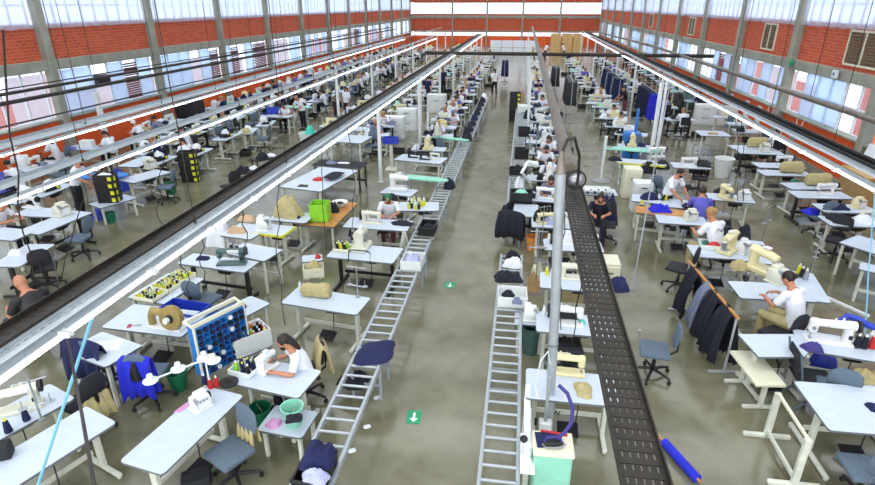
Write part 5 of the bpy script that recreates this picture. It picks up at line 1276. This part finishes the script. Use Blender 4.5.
# woman in white with hair bun
q4 = table([(745, 302), (820, 306), (795, 281)], 'white table of the woman with her hair up, seen from behind', L=1.25, D=.65)
machine((762, 272), 'cream machine in front of the woman with her hair up', 'tall', 'mach_cream', 35, s=1.05); machine((776, 281), 'white machine right of the cream one by the woman with her hair up', 'over', 'mach', 40)
person('sew', (789, 277), 35, 'woman with her hair up in a white top, seen from behind', 'white_cloth', 'khaki', 'bun', 'hair', None, True, 1.1)
chair((779, 335), 32, 'black office chair under the woman with her hair up', dark=True)
heap((738, 268, .765), (.4, .3, .2), 'khaki', 'beige cloth at the far end of the table by the trousers rail', seed=6)
spawn('thread_stand', one(stand_mesh(0)), at(803, 300, 0), R(60), 'thread stand with black cones right of the woman with her hair up', 'thread stand')
q4b = table([(806, 300), (828, 303), (806, 272)], 'narrow white table right of the woman with her hair up', swap=True, L=1.2, D=.5)
cones([(at(801, 277, .77), 'black'), (at(805, 279, .77), 'steel'), (at(798, 274, .77), 'yellow')], 'threads by the woman with her hair up', 'right of the woman with her hair up', s=1.3)
spawn('floor_bar', one(B().box((0, 0, .03), (1.5, .05, .06), bev=.01).done('bar', 'white_plastic')), at(829, 300, 0), R(-58), 'white floor bar right of the woman with her hair up', 'bar')
# chamfered table and big machine
q5 = table([(766, 357), (801, 357), (790, 334)], 'white table with a cut corner behind the cream bench', L=.9, D=.6, cham=True)
q6 = table([(806, 352), (878, 364), (886, 342)], 'white table with the big sewing machine near the right edge', L=1.3, D=.6)
machine((827, 342), 'big white sewing machine near the right edge', 'lock', 'mach_white', -6, s=1.25)
heap((812, 349, .765), (.34, .24, .12), 'violet', 'shiny violet cloth at the big sewing machine', seed=3)
cones([(at(856, 347, .77), 'dark_cloth'), (at(863, 348, .77), 'dark_cloth'), (at(869, 344, .77), 'white_plastic'), (at(871, 348, .77), 'red')], 'cones by the big machine', 'beside the big sewing machine', s=1.4)
pipe('air_hose', [at(840, 322, .9), at(848, 316, 1.0), at(858, 319, 1.0), at(868, 325, .95), at(880, 330, .9)], .05, 'bluebox', 'thick blue hose behind the big sewing machine', 'hose')
q7 = table([(823, 430), (930, 439), (905, 389)], 'white table at the lower right corner', L=1.3, D=.95)
heap((874, 408, .765), (.2, .2, .08), 'navy', 'navy scraps on the lower right corner table', seed=2, name='scraps', cat='scraps')
fc_ = spawn('folding_chair', [('seat', B().box((0, 0, .45), (.5, .46, .04), bev=.012).done('seat', 'chair_dark')), ('backrest', B().box((-.3, 0, .75), (.03, .44, .3), bev=.01).done('backrest', 'chair_dark'))] +
   [('side_frame', B().loft([(-.34, s * .24, .95), (-.22, s * .24, .45), (.24, s * .24, 0)], .016, 8).done('side_frame', 'chair')) for s in (1, -1)] + [('side_frame', B().loft([(.24, s * .22, .43), (-.28, s * .22, 0)], .016, 8).done('side_frame', 'chair')) for s in (1, -1)], V(at(813, 378, .45).x, at(813, 378, .45).y, 0), R(-4), 'dark folding chair behind the lower right corner table', 'chair')
chair((836, 390), -20, 'grey blue office chair between the folding chair and the beige cloth')
heap((862, 379, .42), (.5, .36, .2), 'khaki', 'beige cloth right of the grey blue chair at the right edge', seed=2); spawn('stool', table_parts(.6, .45, 'four', False), V(at(862, 379, .42).x, at(862, 379, .42).y, -.345), 0, 'low stool under the beige cloth at the right edge', 'stool')
chair((866, 470), 0, 'blue grey chair under the lower right corner table')
heap((822, 366, .1), (.4, .4, .4), 'bluebox', 'blue bag under the big sewing machine table', seed=4, name='bag', cat='bag')
bn = spawn('bench', [('board', B().box((0, 0, .48), (.42, .85, .05), bev=.01).done('board', 'cream'))] + [('leg', B().box((0, s * .3, .24), (.06, .06, .46), bev=.006).done('leg', 'leg_white')) for s in (1, -1)] + [('foot', B().box((0, s * .3, .025), (.5, .06, .05), bev=.01).done('foot', 'leg_white')) for s in (1, -1)], V(at(757, 367, .5).x, at(757, 367, .5).y, 0), R(6), 'cream bench between the trousers rail and the white trolley frame', 'bench')
a, b = at(766, 437, 0), at(793, 486, 0); d = b - a; L = d.length
P = []
for x in (-L / 2, L / 2):
    P.append(('upright', B().box((x, 0, .37), (.06, .08, .72), bev=.008).done('upright', 'leg_white'))); P.append(('foot', B().box((x, 0, .03), (.06, .6, .06), bev=.01).done('foot', 'leg_white')))
P.append(('top_bar', B().box((0, 0, .72), (L, .035, .04), bev=.005).done('top_bar', 'cream'))); P.append(('lower_bar', B().box((0, 0, .1), (L, .035, .06), bev=.005).done('lower_bar', 'leg_white')))
c = (a + b) / 2
spawn('trestle_stand', P, V(c.x, c.y, 0), math.atan2(d.y, d.x), 'bare white table frame without a top at the lower right', 'table frame')
# right rows under the black topped tray
for i, (p, blk, m, kind, lb) in enumerate((
     ([(733, 151), (780, 152), (768, 144)], 0, 'khaki', None, 'first beyond the white tub'),
     ([(741, 155), (788, 157), (778, 149)], 1, None, 'over', 'second, on black legs'),
     ([(758, 169), (806, 170), (798, 162)], 0, None, 'lock', 'third, with a white machine'),
     ([(766, 177), (812, 178), (802, 169)], 0, 'khaki', None, 'fourth, with a beige cover'),
     ([(788, 190), (842, 190), (832, 182)], 0, 'khaki', None, 'fifth, with a tall beige cover'),
     ([(799, 199), (851, 200), (840, 191)], 1, None, 'lock', 'sixth, on black legs with a pale machine'))):
    o = table(p, 'white table under the black topped tray, ' + lb, 'motor black' if blk else 'motor', L=1.4, D=.62)
    if m: heap(on(o, .2, .05), (.6, .32, .34), m, 'beige machine cover on the white table counted ' + lb.split(',')[0], 'dust_cover', 'machine cover', seed=i)
    if kind: machine(on(o, .15, .05), 'pale machine on the white table counted ' + lb.split(',')[0], kind, 'mach_white' if kind == 'lock' else 'mach', math.degrees(o.rotation_euler.z), py=1)
heap((795, 181, .765), (.3, .24, .08), 'green', 'dark green cloth on the fifth table under the black topped tray', seed=1)
q8 = table([(832, 213), (868, 214), (858, 204)], 'white table with navy cloth by the right edge, upper one', L=1.3, D=.65); heap(on(q8, -.2, 0), (.6, .5, .14), 'navy', 'navy cloth on the upper white table by the right edge', seed=2)
q9 = table([(836, 229), (888, 231), (870, 215)], 'white table by the right edge below the navy cloth', L=1.3, D=.65); heap(on(q9, .2, 0), (.5, .4, .2), 'white_cloth', 'white cloth on the right edge table below the navy cloth', seed=4)
heap(on(q9, -.35, .1), (.4, .5, .12), 'dark_cloth', 'dark cloth on the right edge table below the navy one', seed=0)
q10 = table([(850, 252), (900, 268), (915, 246)], 'tall legged white table cut by the right edge', 'four', L=1.3, D=.8)
spawn('bench', table_parts(1.0, .4, 'four', False), at(880, 305, 0) + V(0, 0, -.05), R(-30), 'low white side table in front of the tall legged table at the right edge', 'bench')
chair((820, 217), 10, 'blue grey office chair in front of the black legged sixth table'); chair((838, 240), 150, 'dark office chair by the right edge white tables', dark=True)
heap((812, 213, .5), (.5, .5, .14), 'royal', 'blue cloth on the chair by the black legged sixth table', seed=3)
spawn('waste_tub', [('tub', B().lathe([(.2, 0), (.3, .62), (.32, .63), (.32, .66), (.28, .66), (.27, .62), (.18, .03)], n=28).done('tub', 'white_plastic'))], at(721, 177, 0), 0, 'big white tub on the floor of the right aisle', 'tub')
q11 = table([(694, 129), (706, 138), (732, 138)], 'long white table beyond the white tub', 'four', L=1.1, D=1.0, rz=0)
spawn('carton', one(B().box((0, 0, .02), (.35, .2, .04)).done('carton', 'carton')), at(713, 134, .765), 0, 'small brown carton piece on the long white table', 'carton')
cabinet((703, 124), 1.0, .6, .95, 'white cabinet behind the long white table', rz=-10); cabinet((724, 125), .9, .5, .9, 'white cabinet under the black topped tray beyond the long table', rz=0)
heap((683, 112, .0), (1.3, 1.0, 1.2), 'mach_teal', 'dark green sack on a pallet in the right middle block', seed=3, name='sack', cat='sack'); 
for i, px in enumerate(((663, 103), (676, 106))): heap((px[0], px[1] + 8, 0), (.9, .8, 1.2), 'black', 'black bundle beside the dark green sack, %s one' % ('left', 'right')[i], seed=i + 2)
# mint board, blue bins, white trolley of the right middle block
ironing_board((606, 147), (661, 151), .95, 'mint ironing board in the right middle block', .42)
spawn('tank', [('body', B().box((0, 0, .5), (.6, .5, 1.0), bev=.03).done('body', 'skyblue')), ('column', B().box((.1, 0, 1.3), (.09, .09, 1.1)).done('column', 'skyblue'))], at(629, 158, 0), 0, 'bright blue steam unit behind the mint ironing board', 'steam unit')
y1_ = table([(617, 166), (668, 170), (664, 158)], 'white table with a yellow edge before the mint ironing board', L=1.5, D=.6)
spawn('edge_strip', one(B().box((0, -.32, 0), (1.4, .02, .05)).done('strip', 'yellow')), on(y1_, 0, 0, .745), y1_.rotation_euler.z, 'yellow edging strip of the table before the mint board', 'edging')
machine((656, 157), 'white sewing machine on the yellow edged table before the mint board', 'lock', 'mach_white', 10, s=1.1)
heap((615, 160, .765), (.5, .4, .14), 'dark_cloth', 'dark cloth on the left end of the yellow edged table', seed=2); heap((647, 172, .5), (.6, .5, .4), 'dark_cloth', 'dark bundle below the yellow edged table', seed=4); heap((661, 168, .6), (.6, .5, .3), 'chair_dark', 'dark grey cloth on a chair below the yellow edged table', seed=6)
cabinet((639, 210), .5, .45, .85, 'white drawer cabinet with a yellow note in the right middle block', nd=3); cabinet((629, 196), .5, .5, .9, 'cream cabinet behind the white drawer cabinet', 'cream', nd=1)
spawn('note', one(B().box((0, 0, 0), (.1, .004, .07)).done('note', 'yellow')), at(642, 203, .86) * 1 + V(0, -.0, .03), 0, 'yellow note on the white drawer cabinet', 'note')
heap((650, 198, .765), (.6, .5, .2), 'navy', 'navy cloth beside the white drawer cabinet', seed=1)
table([(644, 205), (664, 207), (660, 194)], 'white table under the navy cloth beside the drawer cabinet', L=1.0, D=.6)
spawn('board', table_parts(1.1, .5, 'four', False), at(655, 240, 0) + V(0, 0, -.02), R(-10), 'small table with wooden top below the drawer cabinet', 'table')
spawn('table_cover', one(B().box((0, 0, .012), (1.12, .52, .024)).done('cover', 'wood')), at(655, 240, 0) + V(0, 0, .742), R(-10), 'wooden top below the white drawer cabinet', 'board'); heap(at(655, 240, 0) + V(0, 0, .77), (.6, .4, .2), 'royal', 'royal blue cloth on the small wooden topped table', seed=2)
heap((727, 177, 0), (.01, .01, .01), 'black', 'x') if 0 else None
drape(chair((700, 178), 160, 'office chair with a black jacket near the white tub', dark=True), 'black', 'black jacket over the chair near the white tub', 'jacket', 3, .98, .85)
table([(682, 172), (704, 173), (698, 160)], 'white table with thread stand behind the black jacket chair', L=1.1, D=.65, stand=True); machine((688, 167), 'white machine behind the black jacket chair', 'lock', 'mach_white', 0)
for t, x, y, k, m, lb in ((q0, .2, .05, 'over', 'mach', 'on the table left of the lettered shirt worker'), (q3, .3, -.05, 'over', 'mach_white', 'right of the cream one by the violet shirt worker'), (r5, .3, .05, 'lock', 'mach_cream', 'on the fifth right table beside the lilac cloth'), (q9, .35, .15, 'lock', 'mach', 'on the right edge table with white cloth'), (q8, .35, .1, 'over', 'mach_cream', 'on the upper right edge table with navy cloth'), (t7, .35, .05, 'over', 'mach', 'right of the dark teal machine') if 0 else (r4, .3, -.05, 'lock', 'mach', 'second on the fourth right table')):
    machine(on(t, x, y), 'extra pale machine ' + lb, k, m, math.degrees(t.rotation_euler.z) + 20, py=1, s=.85)
for t, lb, cs in ((r2, 'on the table behind the tall pole', ('white_plastic', 'black', 'white_plastic')), (r3, 'on the glossy third right table', ('yellow', 'white_plastic', 'black')), (r4, 'on the fourth right table', ('white_plastic', 'white_plastic', 'red')), (t5, 'on the green capped worker table', ('black', 'black', 'white_plastic')), (t3, 'by the beige covered machine', ('white_plastic', 'black')), (q2, 'before the masked man', ('white_plastic', 'black', 'yellow'))):
    cones([(on(t, (-.48 if t is not t3 else -.6) + .09 * i, .2 - .05 * (i % 2)), m) for i, m in enumerate(cs)], 'cones ' + lb, lb)
# hanging garments farther right
def hang_rail(x, y0, y1, h, desc, cols):
    o, L = rail((x, y0, 0), (x, y1, 0), h, 'steel garment rail ' + desc, 'steel'); n = len(cols)
    for i, m in enumerate(cols):
        nm = {'dark_cloth': 'dark', 'navy': 'navy', 'royal': 'royal blue', 'grey_cloth': 'grey blue', 'black': 'black'}[m]
        spawn('hanging_garment', [(None, hang_mesh(i % 5)), ('hanger', B().loft([(-.2, 0, -.02), (0, 0, .05), (.2, 0, -.02)], .008, 6).cyl((0, 0, .04), (0, 0, .1), .006, n=6).done('hanger', 'steel'))], V(x, y0 + (y1 - y0) * (i + .5) / n, h - .09), R(90 + 75 + (i % 3) * 8), '%s garment hanging on the rail %s' % (nm, desc), 'garment', '%s garments hanging %s' % (nm, desc), {None: m}, scale=(1.1, 1.1, 1.15))
hang_rail(6.0, 26.5, 30.2, 1.75, 'beyond the pair of white posts', ['royal', 'royal', 'navy', 'dark_cloth', 'navy', 'dark_cloth', 'navy', 'dark_cloth', 'navy'])
hang_rail(5.2, 32, 38, 1.75, 'in the right block beyond the cross pipe', ['navy', 'dark_cloth', 'grey_cloth', 'navy', 'dark_cloth', 'navy', 'grey_cloth', 'dark_cloth', 'navy', 'navy'])
b0 = at(569, 122, 0)
hang_rail(b0.x, b0.y - .2, b0.y + 2.2, 2.0, 'of black clothes right of the conduit', ['black', 'dark_cloth', 'black', 'black', 'dark_cloth', 'black', 'black', 'dark_cloth'])
hang_rail(b0.x - .3, b0.y + 9, b0.y + 11, 1.7, 'far right of the conduit by the tan cupboards', ['black', 'dark_cloth', 'black', 'navy', 'black'])
person('reach', (622, 87), 100, 'worker in dark clothes bending over a table in the right middle block', 'dark_cloth', 'burg', 'tail', 'hair', 'mask')
table([(588, 107), (620, 109), (616, 100)], 'wood coloured table before the bending dark worker', 'four', L=1.6, D=.7)
# standing people of the aisle and second rows
person('walk', (495, 70), 12, 'worker in white top and black trousers walking in the main aisle', 'white_cloth', 'black', 'tail', 'hair', 'mask')
hang_rail(at(504, 84, 0).x, at(504, 84, 0).y, at(504, 84, 0).y + 1.2, 1.7, 'beside the worker walking in the main aisle', ['navy', 'navy', 'navy'])
person('stand', (427, 77), 170, 'standing worker in navy overalls left of the second row post, near one', 'navy', 'dark_cloth', 'cap', 'hair', 'mask')
person('stand', (443, 69), -160, 'standing worker in navy overalls left of the second row post, far one', 'navy', 'dark_cloth', 'tail', 'hair', 'mask')
person('sew', (453, 112), 175, 'seated worker in a patterned cap facing the camera by the left conveyor', 'white_cloth', 'dark_cloth', 'cap', 'grey_cloth', 'mask')
person('stand', (309, 64), 20, 'tall worker in white with black hair standing near the left block posts', 'white_cloth', 'dark_cloth', 'tail', 'hair', 'mask')
person('sew', (283, 105), 175, 'seated worker in white facing the camera behind blue crates', 'white_cloth', 'dark_cloth', 'bun', 'hair', 'mask')
person('reach', (296, 97), 150, 'worker in white bending at the mint board behind the blue crates', 'white_cloth', 'dark_cloth', None, 'hair_light', 'mask')
person('stand', (336, 97), 160, 'worker in dark clothes standing among the left rows', 'dark_cloth', 'black', 'tail', 'hair', 'mask')
person('stand', (345, 88), 150, 'worker in white standing behind the mint tables', 'white_cloth', 'dark_cloth', 'tail', 'hair', 'mask')
table([(264, 120), (294, 121), (292, 112)], 'white table of the seated worker facing the camera by the blue crates', 'four', L=1.3, D=.7)
ironing_board((284, 106), (312, 107), .9, 'mint ironing board beside the blue crates', .5)
for i, px in enumerate(((268, 118), (278, 115), (273, 112))): crate((px[0], px[1], .5 if i < 2 else .85), 'blue crate behind the table by the left aisle, %s' % ('left', 'right', 'upper one')[i], 10, 'bluebox', True)
spawn('waste_tub', [('tub', B().lathe([(.3, 0), (.4, .6), (.42, .62), (.38, .62), (.3, .05)], n=24).done('tub', 'white_plastic'))], at(310, 148, 0), 0, 'white tub with a turquoise bag near the dark tray', 'tub'); heap((310, 135, .5), (.5, .5, .4), 'turq', 'turquoise bag in the white tub', seed=3, name='bag', cat='bag')
for i, (hx, hy, rz, lb) in enumerate(((464, 73, 185, 'nearest the far crates'), (463, 88, 175, 'second from the patterned cap'), (458, 95, 180, 'just beyond the patterned cap'))):
    person('sew', (hx, hy), rz, 'seated worker by the left conveyor, ' + lb, 'white_cloth', 'dark_cloth', 'bun', 'hair', 'mask')
# far end: partition boards and cupboards
pb = at(512, 55, 0)
for i in range(4):
    for q, zz in enumerate((.45, 1.25)):
        spawn('partition_panel', [('panel', B().box((0, 0, .38), (1.25, .06, .76), bev=.01).done('panel', 'poster')), ('foot', B().box((0, 0, -.0), (1.0, .06, .02)).done('foot', 'grey_paint'))], V(pb.x - 1.9 + i * 1.3, pb.y, .02 + q * .8), 0, 'pale panel of the partition across the end of the main aisle', 'panel', 'pale partition panels')
for i in range(3):
    spawn('cupboard', [('carcass', B().box((0, 0, 1.1), (1.2, .6, 2.2), bev=.02).done('carcass', 'carton')), ('door', B().box((-.3, -.31, 1.1), (.57, .02, 2.1)).done('door', 'ply')), ('door', B().box((.3, -.31, 1.1), (.57, .02, 2.1)).done('door', 'ply'))], V(at(556, 55, 0).x + 1.3 * i, at(556, 55, 0).y + 3, 0), 0, 'tan cupboard far down the hall right of the partition', 'cupboard', 'tan cupboards')
person('reach', (548, 44), -60, 'worker in white leaning at the far cupboards, left one', 'white_cloth', 'dark_cloth', 'tail', 'hair', 'mask'); person('reach', (562, 44), 80, 'worker in white leaning at the far cupboards, right one', 'white_cloth', 'dark_cloth', 'tail', 'hair', 'mask')
# far wall clutter: hanging garments and lights running across
for i in range(16):
    spawn('hanging_light', fixture_parts(1.25), V(-15.2 + 1.6 * i, 74, 3.75), R(90), 'tube light running across the far end of the hall', 'light', 'tube lights across the far end')
# things on the right wall
for i, (y, z, m, lb) in enumerate(((17.3, 1.05, 'poster', 'white poster board leaning on the orange right wall'),)):
    spawn('poster_board', one(B().box((0, 0, .35), (.04, 1.1, .75), bev=.01).done('board', m)), V(XR - .35, y, .95), R(0), lb, 'board', tilt=(0, R(14)))
cabinet_ = spawn('cabinet', [('carcass', B().box((0, 0, .45), (.5, 1.4, .9), bev=.01).done('carcass', 'carton')), ('top', B().box((0, 0, .92), (.54, 1.44, .04)).done('top', 'ply'))], V(XR - .4, 17.3, 0), 0, 'low brown cabinet under the white poster board', 'cabinet')
spawn('fan', [('cage', B().lathe([(.05, -.06), (.24, -.04), (.25, 0), (.24, .04), (.05, .06)], (0, 0, 1.25), n=20, M=Matrix.Translation((0, 0, 1.25)) @ Matrix.Rotation(R(60), 4, 'Y') @ Matrix.Translation((0, 0, -1.25))).done('cage', 'hose')), ('stem', B().cyl((0, 0, 0), (.0, 0, 1.2), .03).done('stem', 'grey_paint')), ('base', B().lathe([(.25, 0), (.25, .03), (.04, .06)], n=20).done('base', 'grey_paint'))], V(9.4, 21, 0), 0, 'pale blue standing fan before the orange right wall', 'fan')
for i, (y, lb) in enumerate(((26.5, 'nearest the fan'), (28.0, 'in the middle'), (30.2, 'farthest'))):
    spawn('paper_sign', one(B().box((0, 0, 0), (.012, .5, .75), bev=.003).done('sign', 'poster')), V(XR - .03, y, .95), 0, 'white paper sign on the orange right wall, ' + lb, 'sign')
for i, (y, lb) in enumerate(((22.3, 'nearer'), (25.0, 'farther'))):
    pipe('wall_cable', [(XR - .06, y, 1.5), (XR - .08, y + .1, 1.2), (XR - .08, y + .3, .95), (XR - .07, y + .5, 1.2), (XR - .06, y + .55, 1.5)], .025, 'white_plastic', 'white cable loop on the orange right wall, %s one' % lb, 'cable')
spawn('switch_box', [('box', B().box((0, 0, 0), (.08, .3, .24), bev=.01).done('box', 'white_plastic')), ('dial', B().cyl((-.05, 0, 0), (-.04, 0, 0), .05).done('dial', 'bluebox'))], V(XR - .28, 20.6, 3.3), 0, 'white switch box on the concrete beam of the right wall', 'switch box')
spawn('fire_bell', [('wall_mount', B().box((.03, 0, 0), (.03, .1, .1)).done('m', 'steel')), ('bell', B().lathe([(.13, 0), (.13, .05), (.06, .08)], n=18, M=Matrix.Rotation(R(-90), 4, 'Y')).done('bell', 'decal_green'))], V(XR - .24, 24.0, 3.35), 0, 'small green disc on the concrete beam of the right wall', 'bell')
# floor stickers with white arrows and paper scraps
for px, rz, lb in (((414, 417), 4, 'near'), ((450, 285), 0, 'far')):
    l = at(px[0], px[1], 0)
    spawn('floor_sticker', [('disc', B().box((0, 0, .0015), (.2, .28, .003)).done('disc', 'decal_green')), ('arrow', B().prism([(-.018, .09), (-.018, -.03), (-.06, -.03), (0, -.11), (.06, -.03), (.018, -.03), (.018, .09)], .003, .005).done('arrow', 'white_plastic'))], l + V(0, 0, .001), R(rz), 'green floor sticker with a white arrow in the main aisle, %s one' % lb, 'sticker')
for px, lb in (((377, 398), 'beside the left conveyor'), ((352, 451), 'near the camera beside the left conveyor'), ((367, 427), 'between the two others')):
    spawn('paper_scrap', one(B().blob((0, 0, .008), (.1, .07, .016), 3, .006, 4).done('scrap', 'white_cloth')), at(px[0], px[1], 0), R(30), 'white paper scrap on the aisle floor ' + lb, 'scrap')
l = at(668, 424, 0)
spawn('fabric_roll', [('pole', B().cyl((-.4, 0, .06), (.55, 0, .06), .02).done('pole', 'wood')), ('cloth', B().cyl((-.35, 0, .06), (.3, 0, .06), .06, n=14).done('cloth', 'royal'))], at(678, 462, 0) , R(114), 'blue cloth rolled on a wooden stick lying beside the brown tray', 'fabric roll')

#ROWS
HAND = [(o.matrix_basis.translation.x, o.matrix_basis.translation.y, o['category']) for o in bpy.data.objects if o.parent is None and o.get('category') in ('table', 'person', 'ironing board', 'cabinet', 'rail', 'steam unit', 'tub', 'machine cover', 'sack', 'cupboard', 'panel')]
def taken(x, y, rz):
    sn = abs(math.sin(R(rz)))
    for hx, hy, c in HAND:
        k = .6 if c == 'person' else 1
        if abs(hx - x) < (1.2 - .4 * sn) * k and abs(hy - y) < (.75 + .4 * sn) * k: return True
row(-3.2, 19.0, 72, 1.55, 180, 'just left of the conveyor', .75, .6)
row(-5.6, 20.0, 70, 1.6, 180, 'between the left conveyor and the left aisle', .35, .6)
row(-7.6, 22.5, 70, 1.7, 175, 'along the left aisle', .45, .5)
row(-10.6, 16.9, 68, 1.6, 95, 'across the left aisle', .5, .7)
row(-12.6, 11.3, 66, 1.5, 95, 'behind the left aisle machines', .55, .7)
row(-14.7, 13.2, 66, 1.6, 90, 'against the left wall', .5, .7)
row(.95, 13.6, 70, 1.45, 180, 'just right of the aisle', .5, .7)
row(4.2, 17.4, 58, 1.6, 170, 'in the right middle block', .4, .6)
row(6.9, 26, 60, 1.7, 0, 'under the black topped right tray', .35, .5)
row(9.2, 18, 64, 1.6, 0, 'against the right wall', .25, .6)
#RENDER
vs = bpy.context.scene.view_settings
vs.view_transform = 'Standard'; vs.look = 'None'; vs.gamma = 1; vs.use_curve_mapping = False
vs.exposure = .45
bpy.context.scene.cycles.max_bounces = 6; bpy.context.scene.cycles.transparent_max_bounces = 12
